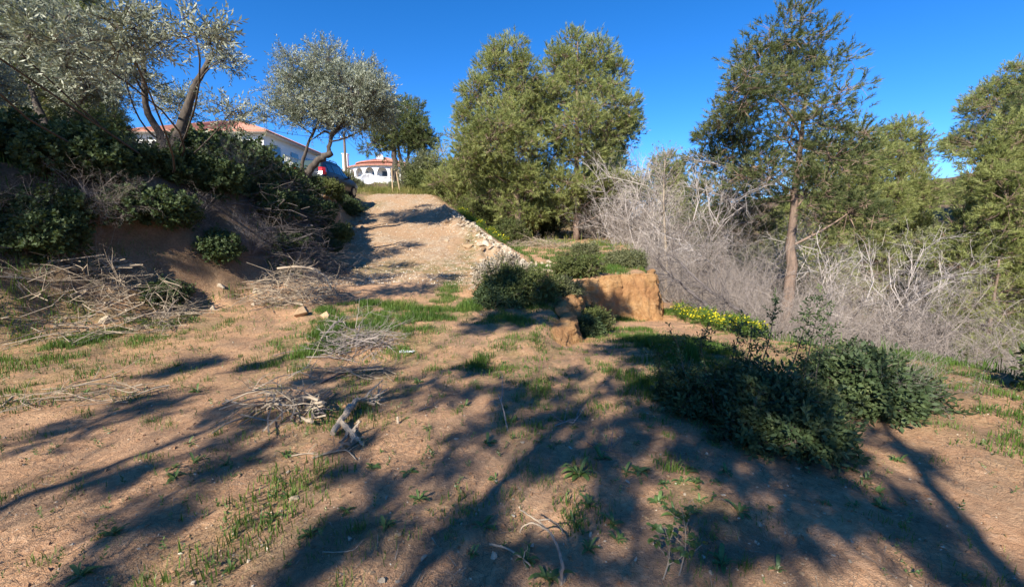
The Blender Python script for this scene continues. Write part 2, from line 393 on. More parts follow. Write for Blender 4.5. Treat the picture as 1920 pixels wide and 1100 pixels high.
# ------------------------------------------------------------------ ground sheet
def axis(dense_a, dense_b, step, lo, hi, grow=1.09):
    a = list(np.arange(dense_a, dense_b + 1e-6, step))
    s = step
    while a[-1] < hi: s *= grow; a.append(a[-1] + s)
    s = step; left = []; p = dense_a
    while p > lo: s *= grow; p -= s; left.append(p)
    return np.array(left[::-1] + a)
gx = axis(-6.4, 5.6, .062, -700, 700); gy = axis(1.3, 14.4, .062, -150, 900)
GX, GY = np.meshgrid(gx, gy); GZ = height(GX, GY)
GREEN = []      # (x, y, rx, ry, weight) green patches
def green_blob(u, v, du, dv, w=1.0):
    c = on_ground(u, v); a = on_ground(u + du, v); b = on_ground(u, v - dv)
    GREEN.append((c[0], c[1], max(.15, abs(a[0] - c[0])), max(.15, abs(b[1] - c[1])), w))
for g in [(600, 640, 70, 32, 1.3), (700, 612, 80, 22, 1.4), (790, 590, 80, 14, 1.5), (720, 575, 80, 10, 1.5), (570, 665, 40, 16, 1.0), (880, 580, 28, 16, 1.5), (760, 630, 40, 14, 1), (640, 600, 60, 14, 1),
          (970, 600, 60, 18, .9), (900, 680, 40, 22, .9), (1150, 600, 40, 18, 1.3), (1270, 650, 75, 20, 1.6), (1180, 625, 50, 12, .9), (1100, 495, 60, 10, .8),
          (1060, 480, 40, 8, .7), (1180, 500, 30, 6, .9), (1250, 720, 70, 40, 1.1), (1010, 730, 70, 35, .45), (1080, 760, 60, 30, .45), (950, 660, 60, 20, .6), (1000, 640, 50, 15, .7),
          (700, 385, 18, 5, 1), (890, 425, 25, 20, .8), (560, 690, 30, 16, .7), (620, 585, 40, 12, .9), (980, 790, 60, 35, .4), (1010, 570, 40, 14, .7), (930, 700, 40, 25, .6), (1140, 710, 50, 30, .6), (1030, 690, 40, 16, .5), (1100, 880, 40, 30, .35), (1280, 900, 50, 40, .7), (1330, 950, 40, 50, .5), (700, 1000, 80, 40, .3), (860, 950, 60, 40, .3), (1090, 960, 40, 40, .5), (590, 990, 30, 20, .5), (960, 1010, 60, 30, .35), (820, 690, 40, 14, .5)]: green_blob(*g)
GREEN += [(-6.5, 6.5, 1.6, 1.8, .7), (-5.2, 4.6, 1.3, 1.0, .4), (5.2, 5.5, 1.4, 1.6, .8), (4.6, 3.2, 1.2, 1.2, .5), (-7.5, 3.5, 1.2, 1.3, .5)]
def green_at(x, y):
    g = np.zeros(np.shape(x))
    for bx, by, rx, ry, w in GREEN:
        g = np.maximum(g, w * np.exp(-(((x - bx) / rx) ** 2 + ((y - by) / ry) ** 2)))
    return g
def ramp_mask(x, y):
    e = .25 * fbm(x, y, 1.1, 3, 20)
    return sst(-.15, .35, x - XL(y) + e) * (1 - sst(-.1, .5, x - XR(y) + e)) * sst(9.8, 11.4, y + e) * (1 - sst(29, 31.5, y))
rm = ramp_mask(GX, GY); gm = green_at(GX, GY)
far_green = sst(17, 30, np.hypot(GX, GY)) * (1 - rm) * .9
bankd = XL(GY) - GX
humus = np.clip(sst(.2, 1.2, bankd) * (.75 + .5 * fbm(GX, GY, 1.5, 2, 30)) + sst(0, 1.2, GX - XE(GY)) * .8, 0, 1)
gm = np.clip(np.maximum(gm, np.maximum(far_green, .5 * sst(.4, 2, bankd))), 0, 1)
sd = sdist(GX, GY)
clay_m = np.clip(np.exp(-(sd / .35) ** 2) * sst(6.6, 8, GY) * (1 - sst(14, 20, GY)) * (GX > 0), 0, 1) * .8
clay_m = np.maximum(clay_m, .6 * np.exp(-(((GX + .6) / .7) ** 2 + ((GY - 12.2) / .8) ** 2)))
idx = np.arange(GX.size).reshape(GX.shape)
Q = np.stack([idx[:-1, :-1], idx[:-1, 1:], idx[1:, 1:], idx[1:, :-1]], -1).reshape(-1, 4)
cx = (GX[:-1, :-1] + GX[1:, 1:]) / 2; cy = (GY[:-1, :-1] + GY[1:, 1:]) / 2
is_ramp = ((cx > XL(cy)) & (cx < XR(cy)) & (cy > 10.4) & (cy < 31)).ravel()
def sheet(name, faces):
    used, inv = np.unique(faces, return_inverse=True)
    mb = MB(); mb.add(np.stack([GX.ravel()[used], GY.ravel()[used], GZ.ravel()[used]], 1), Q=inv.reshape(-1, 4))
    o = mb.build(name, M['soil'], smooth=True)
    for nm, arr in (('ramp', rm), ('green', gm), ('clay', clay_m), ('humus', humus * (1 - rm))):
        a = o.data.attributes.new(nm, 'FLOAT', 'POINT'); a.data.foreach_set('value', arr.ravel()[used].astype(np.float32))
    return tag(o, kind='structure')
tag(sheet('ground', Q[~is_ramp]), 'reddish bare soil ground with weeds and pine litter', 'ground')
tag(sheet('dirt_ramp', Q[is_ramp]), 'pale gravelly dirt ramp climbing between bank and rubble edge', 'ramp')

# eroded clay step between the terrace and the lower path
def clay_bank():
    P = np.array(CLIFF); seg = np.hypot(*np.diff(P, axis=0).T); L = np.concatenate([[0], np.cumsum(seg)])
    S = np.arange(.25, L[-1] - 3.3, .035)
    px = np.interp(S, L, P[:, 0]); py = np.interp(S, L, P[:, 1])
    k = np.ones(11) / 11
    px[5:-5] = np.convolve(px, k, 'valid'); py[5:-5] = np.convolve(py, k, 'valid')
    tx = np.gradient(px); ty = np.gradient(py); l = np.hypot(tx, ty); nx, ny = ty / l, -tx / l       # outward: right of travel
    nt_ = 60; V = np.zeros((nt_, len(S), 3))
    runnel = fbm(S, S * 0, .9, 2, 40) * .13 + fbm(S, S * 0, .25, 2, 44) * .03
    zlow = height(px + nx * .35, py + ny * .35) - .06
    ztop = np.minimum(height(px - nx * .55, py - ny * .55), .62)
    hgt = ztop - zlow
    for i in range(nt_):
        t = i / (nt_ - 9)
        if t <= 1:
            tt = S * 0 + t * np.maximum(hgt, .2)
            off = .16 * (1 - t) ** 2.2 + .06 * (1 - t) + runnel * (.5 + .5 * t) + .09 * np.abs(fbm(S + .35 * tt, tt * .6, .5, 4, 50)) - .05 + .025 * fbm(S, tt * 1.3, .16, 3, 52) + .02 * fbm(S, tt * .3, .12, 2, 53)
            off = off * np.clip(hgt / .6, .2, 1) - .07 * sst(.86, 1, t)
            z = zlow + hgt * t
        else:
            u = (i - (nt_ - 9)) / 8
            off = -.07 - .24 * u + runnel * (1 - u); z = ztop + .012 + .03 * np.sin(u * 3.1) - .06 * u ** 3 + .02 * fbm(S, S * 0 + u, .3, 2, 60)
        X_ = px + nx * off; Y_ = py + ny * off; f = sst(.25, 1.3, S) * (1 - sst(S[-1] - 1.2, S[-1] - .1, S))
        V[i, :, 0] = X_; V[i, :, 1] = Y_; V[i, :, 2] = f * z + (1 - f) * (height(X_, Y_) - .03)
    n = len(S); ids = np.arange(nt_ * n).reshape(nt_, n)
    Qs = np.stack([ids[:-1, :-1], ids[1:, :-1], ids[1:, 1:], ids[:-1, 1:]], -1).reshape(-1, 4)[:, ::-1]
    mb = MB(); mb.add(V.reshape(-1, 3), Q=Qs)
    o = mb.build('clay_bank', M['clay'], smooth=True)
    tag(o, 'orange eroded clay bank face stepping down to the lower path', 'bank', kind='structure')
clay_bank()

# ------------------------------------------------------------------ foliage templates (V, T)
def needle_spray(seed, n=23, twig=.30, ln=.135, w=.017):
    g = np.random.RandomState(seed); V = []; T = []
    z = g.uniform(.25, 1, n) * twig; az = g.uniform(0, 2 * np.pi, n); el = g.uniform(R(20), R(62), n)
    for i in range(n):
        d = np.array([math.sin(el[i]) * math.cos(az[i]), math.sin(el[i]) * math.sin(az[i]), math.cos(el[i])])
        p = np.array([0, 0, z[i]]); s = np.cross(d, g.normal(size=3)); s /= np.linalg.norm(s); l = ln * g.uniform(.75, 1.2)
        k = len(V); V += [p - s * w / 2, p + s * w / 2, p + d * l]; T.append((k, k + 1, k + 2))
    k = len(V); V += [(-.004, 0, 0), (.004, 0, 0), (0, 0, twig)]; T.append((k, k + 1, k + 2))
    return np.array(V), np.array(T)
def leaf_spray(seed, n=14, twig=.3, ln=.07, w=.019, spread=(35, 75)):
    g = np.random.RandomState(seed); V = []; T = []
    for i in range(n):
        z = twig * (.12 + .88 * (i + .5) / n); az = i * 2.4 + g.normal() * .4; el = R(g.uniform(*spread)) * (1 - .4 * (i / n))
        d = np.array([math.sin(el) * math.cos(az), math.sin(el) * math.sin(az), math.cos(el)])
        s = np.cross(d, np.array([0, 0, 1.0]) + g.normal(size=3) * .6); s /= np.linalg.norm(s)
        up = np.cross(s, d); p = np.array([0, 0, z]); l = ln * g.uniform(.7, 1.25)
        k = len(V); V += [p, p + d * l * .5 + s * w / 2 + up * w * .15, p + d * l * .5 - s * w / 2 + up * w * .15, p + d * l]
        T += [(k, k + 1, k + 2), (k + 1, k + 3, k + 2)]
    k = len(V); V += [(-.004, 0, 0), (.004, 0, 0), (0, 0, twig)]; T.append((k, k + 1, k + 2))
    return np.array(V), np.array(T)
SPRAY = {
    'pine': [needle_spray(s) for s in (1, 2, 3)],
    'pine_shade': [needle_spray(s, 13, .30, .15, .03) for s in (21, 22)],
    'pine_far': [needle_spray(s, 20, .55, .27, .042) for s in (4, 5)],
    'pine_mid': [needle_spray(s, 30, .38, .17, .02) for s in (6, 7)],
    'olive': [leaf_spray(s, 11, .34, .095, .026) for s in (1, 2, 3)],
    'shrub': [leaf_spray(s, 9, .26, .075, .038) for s in (4, 5)],
    'shrub_far': [leaf_spray(s, 8, .4, .135, .068) for s in (6, 7)],
    'lentisk': [leaf_spray(s, 10, .2, .055, .025, (50, 85)) for s in (8, 9)],
    'ivy': [leaf_spray(s, 8, .22, .085, .07, (50, 90)) for s in (10, 11)],
    'dry': [leaf_spray(s, 12, .22, .05, .03, (40, 85)) for s in (12, 13)],
}
def put_sprays(mb, rng, kind, pos, d, scale=(.8, 1.2), rnd=None):
    ts = SPRAY[kind]; n = len(pos); pick = rng.randint(0, len(ts), n)
    rot = frames(rng, d); sc = rng.uniform(scale[0], scale[1], n); rn = rng.uniform(0, 1, n) if rnd is None else rnd
    for k in range(len(ts)):
        q = pick == k; mb.inst(ts[k], pos[q], rot[q], sc[q], rn[q])

def lobed_tree(name, label, cat, base, trunks, lobes, clumps, tips, spray, leaf, bark, seed, clump_r=.42, sscale=(.8, 1.25), up=.35, group=None, limb_r=.05, shell=.5, bare=0):
    """trunks: polylines of (x, y, z, r) relative to the base; lobes: (x, y, z, rx, ry, rz) of the crown's masses"""
    rng = np.random.RandomState(seed)
    root = thing(name, label, cat, base, group=group)
    tb = MB()
    tp = []
    for t in trunks:
        t = np.array(t, float); s = np.linspace(0, len(t) - 1, len(t) * 4)
        pts = np.stack([np.interp(s, np.arange(len(t)), t[:, i]) for i in range(4)], 1)
        # soften the corners
        for _ in range(2): pts[1:-1] = (pts[:-2] + 2 * pts[1:-1] + pts[2:]) / 4
        pts[1:-1, :3] += rng.normal(size=(len(pts) - 2, 3)) * (pts[1:-1, 3:4] * .18)
        tb.tube(pts[:, :3], pts[:, 3], 9, jag=.07, rng=rng, rnd=.3); tp.append(pts)
    tp = np.concatenate(tp)
    cb = MB()
    for lo in lobes:
        c = np.array(lo[:3]); r = np.array(lo[3:6]); f = lo[6] if len(lo) > 6 else 1.0
        # limb from the trunk to the middle of this mass
        want = c[2] - .55 * np.hypot(c[0] - tp[:, 0], c[1] - tp[:, 1])
        k = np.argmin(np.abs(tp[:, 2] - want) + .45 * np.linalg.norm(tp[:, :3] - c, axis=1))
        a = tp[k, :3]; mid = (a + c) / 2 + rng.normal(size=3) * .12 * np.linalg.norm(c - a) + np.array([0, 0, -.06 * np.linalg.norm(c - a)])
        s = np.linspace(0, 1, 7)[:, None]; curve = (1 - s) ** 2 * a + 2 * s * (1 - s) * mid + s * s * c
        r0 = min(tp[k, 3] * .6, limb_r * (1 + .35 * r.mean()))
        tb.tube(curve, np.linspace(r0, r0 * .4, 7), 6, cap=False, jag=.05, rng=rng)
        nc = max(3, int(clumps * f)); dirs = unit(rng.normal(size=(nc, 3)) + [0, 0, .15])
        rad = shell + (1 - shell) * rng.uniform(0, 1, nc) ** .6
        cl = c + dirs * r * rad[:, None]
        st = c + (cl - c) * rng.uniform(0, .35, (nc, 1)) * .5
        j = (st + cl) / 2 + rng.normal(size=(nc, 3)) * .1 * r.mean()
        tb.segs(st, j, r0 * .33, r0 * .24, 3, rng.uniform(.2, .9, nc)); tb.segs(j, cl, r0 * .24, r0 * .13, 3, rng.uniform(.2, .9, nc))
        n = nc * tips; ci = np.repeat(np.arange(nc), tips)
        crad = clump_r * rng.uniform(.6, 1.3, nc)[ci]
        off = rng.normal(size=(n, 3)) * [1, 1, .75]; off = unit(off) * (crad * rng.uniform(.25, 1, n) ** .5)[:, None]
        tip = cl[ci] + off
        d = unit(off) * .8 + unit((cl - c))[ci] * .5 + np.array([0, 0, up]) + rng.normal(size=(n, 3)) * .25
        tb.segs(cl[ci], tip, r0 * .1 + .004, .003, 2, rng.uniform(.3, 1, n), rng=rng)
        put_sprays(cb, rng, spray, tip - unit(d) * .1, d, sscale, np.clip(rng.normal(.5, .2, n) + rng.normal(0, .13, nc)[ci], 0, 1))
        if bare:
            n = int(bare * f); dd = unit(rng.normal(size=(n, 3))); q = c + dd * r * rng.uniform(.5, 1.0, (n, 1))
            tb.segs(c + dd * r * .3, q, .012, .004, 3, 1.0)
    t = tb.build('trunk', bark, root, smooth=True); cr = cb.build('crown', leaf, root)
    return root
def px_lobes(base, Y, items, depth=1.0, seed=0):
    """crown masses read off the photograph: (u, v, ru, rv[, dy, f]) at distance Y -> metres relative to the base"""
    g = np.random.RandomState(seed); out = []
    for it in items:
        u, v, ru, rv = it[:4]; dy = it[4] if len(it) > 4 else g.uniform(-.9, .9) * depth
        p = at(u, v, Y + dy); s = (Y + dy) / FPX
        out.append((p[0] - base[0], p[1] - base[1], p[2] - base[2], ru * s, min(ru, rv) * s * 1.05, rv * s) + ((it[5],) if len(it) > 5 else ()))
    return out

def sprouts(rng, P, D, L, rad, levels, gravity=-.05):
    """branching of branching: returns segment arrays per level and the tips. levels: (children, length ratio, spread)"""
    allseg = []
    for li in range(len(levels) + 1):
        n = len(P); c1 = unit(D + rng.normal(size=(n, 3)) * .18); c2 = unit(c1 + rng.normal(size=(n, 3)) * .28 + [0, 0, gravity])
        p1 = P + c1 * L[:, None] * .38; p2 = p1 + c2 * L[:, None] * .34; c3 = unit(c2 + rng.normal(size=(n, 3)) * .3 + [0, 0, gravity]); p3 = p2 + c3 * L[:, None] * .28
        allseg.append((P, p1, p2, p3, rad.copy()))
        if li == len(levels): return allseg, p3, c3
        k, ratio, spread = levels[li]
        i = np.repeat(np.arange(n), k); t = rng.uniform(.25, 1, n * k)
        a = np.where(t[:, None] < .38, P[i] + (p1[i] - P[i]) * (t / .38)[:, None], np.where(t[:, None] < .72, p1[i] + (p2[i] - p1[i]) * ((t - .38) / .34)[:, None], p2[i] + (p3[i] - p2[i]) * ((t - .72) / .28)[:, None]))
        D = unit(c2[i] + rng.normal(size=(n * k, 3)) * spread); L = L[i] * ratio * rng.uniform(.6, 1.2, n * k) * (1.15 - .5 * t); rad = rad[i] * .5 * (1.1 - .4 * t); P = a
def twig_mesh(rng, P, D, L, rad, levels, mb=None, gravity=-.05, thick=4):
    mb = mb or MB(); S, tip, td = sprouts(rng, P, D, L, rad, levels, gravity)
    for li, (a, b, c, d, r) in enumerate(S):
        k = thick if li == 0 else (3 if li < len(S) - 1 else 2)
        rn = rng.uniform(0, 1, len(a))
        mb.segs(a, b, r, r * .8, k, rn, rng=rng); mb.segs(b, c, r * .8, r * .55, k, rn, rng=rng); mb.segs(c, d, r * .55, r * .25, k, rn, rng=rng)
    return mb, tip, td
def dead_shrub(name, label, base, h, spread, stems, seed, mat, levels=((7, .5, .7), (6, .5, .8)), r0=.014, group=None, cat='dead shrub', lean=(0, 0)):
    rng = np.random.RandomState(seed); root = thing(name, label, cat, base, group=group)
    a = rng.uniform(0, 2 * np.pi, stems); t = rng.uniform(0, 1, stems) ** .6
    D = unit(np.stack([np.cos(a) * t * spread + lean[0], np.sin(a) * t * spread + lean[1], np.full(stems, 1.0)], 1))
    P = np.stack([np.cos(a) * .12 * h * t, np.sin(a) * .12 * h * t, np.zeros(stems) - .03], 1)
    L = h * rng.uniform(.6, 1.05, stems)
    main = MB(); S, _, _ = sprouts(np.random.RandomState(seed + 1), P, D, L, np.full(stems, r0), ())
    p, b, c, d, r = S[0]
    for q in range(stems): main.tube([p[q], b[q], c[q], d[q]], [r0, r0 * .8, r0 * .5, r0 * .25], 5, cap=False)
    main.build('stem', mat, root)
    k, ratio, sp = levels[0]; i = np.repeat(np.arange(stems), k); t = rng.uniform(.15, 1, stems * k)[:, None]
    st = np.where(t < .38, p[i] + (b[i] - p[i]) * t / .38, np.where(t < .72, b[i] + (c[i] - b[i]) * (t - .38) / .34, c[i] + (d[i] - c[i]) * (t - .72) / .28))
    Dk = unit(unit(d - p)[i] + rng.normal(size=(stems * k, 3)) * sp)
    tw, _, _ = twig_mesh(rng, st, Dk, L[i] * ratio * rng.uniform(.6, 1.2, stems * k), np.full(stems * k, r0 * .5), levels[1:], thick=3)
    tw.build('twigs', mat, root)
    return root
def shrub(name, label, base, lobes, spray, leaf, seed, clumps=22, tips=9, bark=None, group=None, cat='shrub', clump_r=.2, sscale=(.8, 1.2), up=.3, limb_r=.02, shell=.45):
    st = [[(0, 0, -.05, limb_r * 1.6), (.02, .02, .3 * max(l[2] for l in lobes), limb_r)]]
    return lobed_tree(name, label, cat, base, st, lobes, clumps, tips, spray, leaf, bark or M['bark_dark'], seed, clump_r, sscale, up, group, limb_r, shell)

# ------------------------------------------------------------------ the two tall pines and their neighbours
def ground_point(x, y, sink=.06): return np.array([x, y, hz(x, y) - sink])
bA = ground_point(at(975, 450, 24)[0], 24)
lobA = px_lobes(bA, 24, [(955, 112, 34, 34), (922, 135, 30, 32), (985, 150, 24, 36), (893, 178, 30, 30), (945, 180, 42, 36), (886, 222, 28, 30), (930, 232, 45, 36), (975, 225, 40, 40), (893, 265, 42, 28), (945, 285, 45, 34),
                         (985, 285, 34, 36), (1005, 200, 24, 44, .4), (1000, 400, 26, 20, .5), (905, 315, 42, 28), (955, 335, 42, 30), (990, 345, 28, 28), (925, 365, 40, 24), (950, 398, 36, 20), (985, 412, 24, 16, 1.2), (880, 300, 34, 30), (935, 210, 50, 50, 1.9), (940, 300, 60, 40, 2.2), (930, 250, 40, 40, -1.6)], 1.0, 3)
pineA = lobed_tree('pine_tree', 'tall pine with leaning brown trunk, the nearer to the ramp of the tall pair', 'tree', bA,
                   [[(0, 0, 0, .2), (-.08, .05, 1.6, .17), (-.3, 0, 3.6, .14), (-.55, .1, 6, .11), (-.3, 0, 8, .07), (-.1, 0, 9.6, .03)], [(.05, 0, .1, .09), (.22, .2, 1.5, .07), (.35, .3, 3.2, .05), (.5, .3, 5, .03)]],
                   lobA, 30, 13, 'pine', M['pine'], M['bark'], 11, .4, (.95, 1.5), .45, limb_r=.035, bare=7)
bB = ground_point(at(1080, 445, 25)[0], 25)
lobB = px_lobes(bB, 25, [(1075, 100, 34, 34), (1118, 112, 30, 30), (1042, 132, 32, 36), (1150, 150, 28, 34), (1095, 155, 44, 38), (1018, 185, 32, 36), (1060, 195, 42, 36), (1130, 195, 44, 36), (1170, 210, 28, 36), (1022, 240, 36, 30),
                         (1080, 245, 46, 34), (1140, 250, 42, 30), (1178, 250, 22, 26), (1040, 290, 40, 28), (1100, 292, 42, 26), (1015, 330, 36, 24), (1062, 345, 42, 24), (1120, 345, 42, 22), (1165, 345, 36, 22), (1090, 380, 30, 16), (1045, 388, 34, 18), (1125, 385, 36, 16), (1190, 360, 18, 16), (1062, 145, 34, 34), (1005, 215, 22, 34),
                         (1090, 180, 60, 60, 2.0), (1100, 270, 60, 50, 2.3), (1080, 230, 45, 45, -1.9)], 1.1, 4)
pineB = lobed_tree('pine_tree', 'tallest rounded pine with straight trunk standing behind the small terrace', 'tree', bB,
                   [[(0, 0, 0, .2), (.03, 0, 2, .17), (0, .05, 4.5, .14), (-.05, 0, 7, .1), (-.1, 0, 9, .06), (-.12, 0, 10.6, .025)]],
                   lobB, 30, 13, 'pine', M['pine'], M['bark'], 12, .4, (.95, 1.5), .45, limb_r=.035, bare=7)
# bushy pine left of them and its fellows behind
bC = ground_point(at(885, 400, 28)[0], 28)
lobC = px_lobes(bC, 28, [(880, 270, 40, 36), (850, 300, 38, 32), (905, 320, 42, 36), (870, 350, 42, 30), (920, 375, 36, 30), (850, 385, 40, 24), (890, 410, 40, 22), (830, 340, 30, 26)], 1.2, 5)
pineC = lobed_tree('pine_tree', 'low bushy yellow-green pine between the ramp edge and the tall pair', 'tree', bC, [[(0, 0, 0, .14), (0, 0, 2, .1), (-.2, 0, 4.2, .04)]],
                   lobC, 22, 12, 'pine', M['pine'], M['bark'], 13, .45, (1, 1.5), .3, limb_r=.03)
# umbrella-crowned pine up the hill, forked trunk
bD = ground_point(at(742, 340, 56)[0], 56, .2)
lobD = px_lobes(bD, 56, [(735, 205, 42, 24), (765, 215, 30, 22), (712, 232, 34, 18), (750, 240, 38, 18), (785, 252, 22, 20), (700, 262, 28, 20), (740, 268, 34, 16), (797, 268, 14, 16), (775, 262, 20, 14), (748, 230, 40, 30, 3)], 2.4, 6)
pineD = lobed_tree('pine_tree', 'umbrella-crowned pine with forked bare trunks beside the white villa', 'tree', bD,
                   [[(.1, 0, 0, .42), (0, 0, 2.5, .36), (-.2, 0, 5.5, .3), (-.4, 0, 8.4, .1)], [(.9, 0, 0, .3), (1.0, 0, 1.8, .26), (.5, .2, 4, .2), (.2, .2, 6.8, .1)], [(1.0, 0, 1.6, .22), (1.6, 0, 3.2, .2), (1.9, 0, 5.6, .12), (2.2, 0, 7.4, .06)]],
                   lobD, 24, 11, 'pine_far', M['pine_dark'], M['bark_dark'], 14, .9, (1, 1.6), .35, limb_r=.1)

# right-hand pines of the gully
bE = ground_point(at(1350, 480, 19)[0], 19)
lobE = px_lobes(bE, 19, [(1362, 225, 26, 30), (1335, 262, 26, 28), (1375, 285, 34, 34), (1318, 305, 26, 24), (1350, 335, 40, 30), (1395, 350, 40, 36), (1325, 365, 36, 28), (1370, 400, 46, 30), (1330, 425, 40, 26), (1410, 430, 40, 34), (1350, 465, 46, 24), (1400, 290, 36, 40), (1385, 240, 24, 34), (1430, 380, 40, 40)], 1.3, 7)
pineE = lobed_tree('pine_tree', 'dark pine with pale bare dead side branches rising from the gully', 'tree', bE, [[(0, 0, 0, .17), (.1, 0, 2, .14), (.25, 0, 4.5, .09), (.3, 0, 6.6, .03)]],
                   lobE, 21, 12, 'pine', M['pine_dark'], M['bark'], 15, .4, (.85, 1.3), .4, limb_r=.03, bare=7)
bF = ground_point(at(1480, 480, 15)[0], 15)
lobF = px_lobes(bF, 15, [(1470, 70, 50, 50), (1420, 130, 46, 44), (1520, 110, 60, 60), (1450, 180, 60, 50), (1540, 200, 70, 60), (1400, 170, 34, 36), (1480, 270, 70, 50), (1560, 300, 60, 60), (1430, 320, 50, 40), (1510, 370, 70, 45), (1590, 400, 50, 50), (1480, 150, 60, 60, 1.5)], 1.2, 8)
pineF = lobed_tree('pine_tree', 'tall dense dark pine on the gully side, upper crown overhanging a smaller dark pine', 'tree', bF, [[(0, 0, 0, .22), (.1, 0, 3, .17), (0, 0, 6, .11), (.1, 0, 9, .04)]],
                   lobF, 23, 12, 'pine', M['pine_dark'], M['bark'], 16, .42, (.85, 1.35), .4, limb_r=.04, bare=4)
# more of the wood behind and on the far side of the gully: copies turned and scaled
wood = [(pineB, 12.5, 34, 1.0, .95, 'pine on the far slope behind the dead grey thicket'), (pineA, 7.5, 38, 2.2, .8, 'slim far pine peeping behind the tallest rounded pine'),
        (pineB, 20, 27, 2.4, 1.0, 'broad pine on the far side of the gully, open crown'), (pineF, 27, 22, 4.0, 1.1, 'tall dark pine well beyond the gully on the rising slope'),
        (pineA, 14.5, 13.2, 3.6, .78, 'young pine low in the gully beside dead twigs'), (pineF, 17.5, 8.5, 1.3, .8, 'stout pine standing over the outer end of the gully'), (pineA, 30, 34, .4, 1.1, 'distant pine on the skyline past the gully'),
        (pineB, 40, 30, 4.4, 1.0, 'far rounded pine at the outer end of the wood'), (pineE, 22, 14, 2.0, 1.1, 'middling dark pine with bare lower limbs across the gully'),
        (pineC, 2.2, 31, 1.0, 1.0, 'bushy undergrowth pine filling the gap behind the tall pair'), (pineC, 6.0, 33, 2.6, 1.1, 'round undergrowth pine deep behind the straight trunk'), (pineC, -1.8, 34, 4.0, 1.05, 'undergrowth pine behind the leaning trunk'),
        (pineC, 9.5, 30, 5.0, .9, 'low leafy pine behind the grey brush'), (pineC, 15, 22, .6, .9, 'low bushy pine at the foot of the far gully slope'), (pineC, 24, 18, 3.3, 1.2, 'wide bushy pine on the far gully slope')]
wood.append((pineB, 58, 30, 1.0, 1.2, 'far pine on the skyline at the end of the gully slope'))
wood.append((pineB, 48, 44, 2.0, 1.3, 'far tall pine on the skyline above the outer slope shrubs'))
wood.append((pineB, 64, 48, 3.0, 1.4, 'farthest pine of the skyline'))
for src, x, y, rz, s, lab in wood: place(src, ground_point(x, y, .1), rz, lab, None, s)

# ------------------------------------------------------------------ olive trees on the left terrace
bO = ground_point(at(572, 345, 16.5)[0], 16.5)
def rel(u, v, Y, b): return tuple(at(u, v, Y) - b)
lobO = px_lobes(bO, 16.6, [(612, 118, 34, 34), (580, 150, 38, 36), (640, 150, 38, 36), (610, 185, 46, 34), (665, 165, 36, 36), (560, 195, 34, 32), (690, 150, 30, 34), (650, 205, 44, 30), (705, 185, 28, 32), (590, 222, 38, 22), (680, 215, 36, 26), (535, 170, 34, 36), (525, 215, 36, 28), (555, 130, 30, 30), (640, 235, 36, 16), (720, 212, 20, 22), (610, 160, 50, 45, 1.3), (660, 180, 44, 40, -1.2)], .8, 9)
o1 = [rel(572, 345, 16.5, bO) + (.15,), rel(580, 318, 16.5, bO) + (.13,), rel(600, 298, 16.5, bO) + (.12,), rel(622, 287, 16.5, bO) + (.11,)]
o2 = [rel(615, 290, 16.5, bO) + (.08,), rel(619, 268, 16.5, bO) + (.07,), rel(622, 250, 16.5, bO) + (.06,), rel(640, 232, 16.5, bO) + (.05,), rel(650, 205, 16.6, bO) + (.03,)]
o3 = [rel(562, 340, 16.5, bO) + (.08,), rel(568, 300, 16.5, bO) + (.06,), rel(580, 262, 16.5, bO) + (.05,), rel(598, 230, 16.5, bO) + (.04,), rel(600, 190, 16.5, bO) + (.02,)]
o4 = [rel(622, 252, 16.5, bO) + (.045,), rel(610, 245, 16.5, bO) + (.04,), rel(600, 252, 16.5, bO) + (.03,), rel(585, 262, 16.4, bO) + (.015,)]
oliveA = lobed_tree('olive_tree', 'silvery olive tree with elbowed horizontal trunk leaning over the parked car', 'tree', bO, [o1, o2, o3, o4], lobO, 24, 11, 'olive', M['olive'], M['bark_olive'], 21, .3, (.8, 1.25), .3, limb_r=.028)
def ramp_olive():
    g = np.random.RandomState(23); L = np.array(LDIR); b = ground_point(-8.3, 10.8); lob = []
    for u, v, r in [(670, 490, .5), (720, 475, .5), (765, 462, .32), (690, 525, .5), (650, 455, .5), (720, 548, .32), (775, 540, .36), (825, 520, .32), (640, 520, .5), (650, 560, .4), (745, 500, .3)]:
        p = on_ground(u, v); h = 3.9 + g.uniform(-.5, .7); q = p - L * (h / -L[2]) - b; lob.append((q[0], q[1], q[2], r, r, r * .8, (r / .45) ** 1.5))
    lobed_tree('olive_tree', 'open-crowned olive standing on the bank slope above the dark brushwood', 'tree', b, [[(0, 0, 0, .14), (.3, .1, 1.0, .11), (.8, 0, 1.9, .08), (1.3, .1, 2.8, .04)], [(.1, .05, .4, .09), (-.1, -.3, 1.4, .07), (.3, -.7, 2.6, .03)]], lob, 18, 10, 'olive', M['olive'], M['bark_olive'], 24, .22, (.75, 1.1), .3, limb_r=.022)
ramp_olive()
# a second, looser olive seen through its side
bP = ground_point(-13.0, 13.0)
lobP = [(0, 0, 3.2, 1.2, 1.2, .8), (-1.2, .2, 2.9, 1.0, 1.0, .8), (1.1, .3, 3.0, 1.0, 1.0, .8), (.3, -.5, 4.0, 1.0, .9, .7), (-.6, .6, 4.2, .9, .9, .7), (1.4, -.4, 2.3, .8, .8, .6), (-1.5, -.3, 2.1, .8, .8, .6), (.4, .8, 2.4, 1, .8, .7)]
oliveB = lobed_tree('olive_tree', 'round olive with twin trunks on the bank terrace away from the car', 'tree', bP, [[(0, 0, 0, .2), (.15, 0, .8, .16), (.5, .1, 1.7, .1), (.8, .1, 2.6, .04)], [(0, 0, .3, .16), (-.3, 0, 1.2, .12), (-.7, .1, 2.4, .05)]],
                    lobP, 30, 11, 'olive', M['olive'], M['bark_olive'], 22, .3, (.85, 1.3), .3, limb_r=.035)
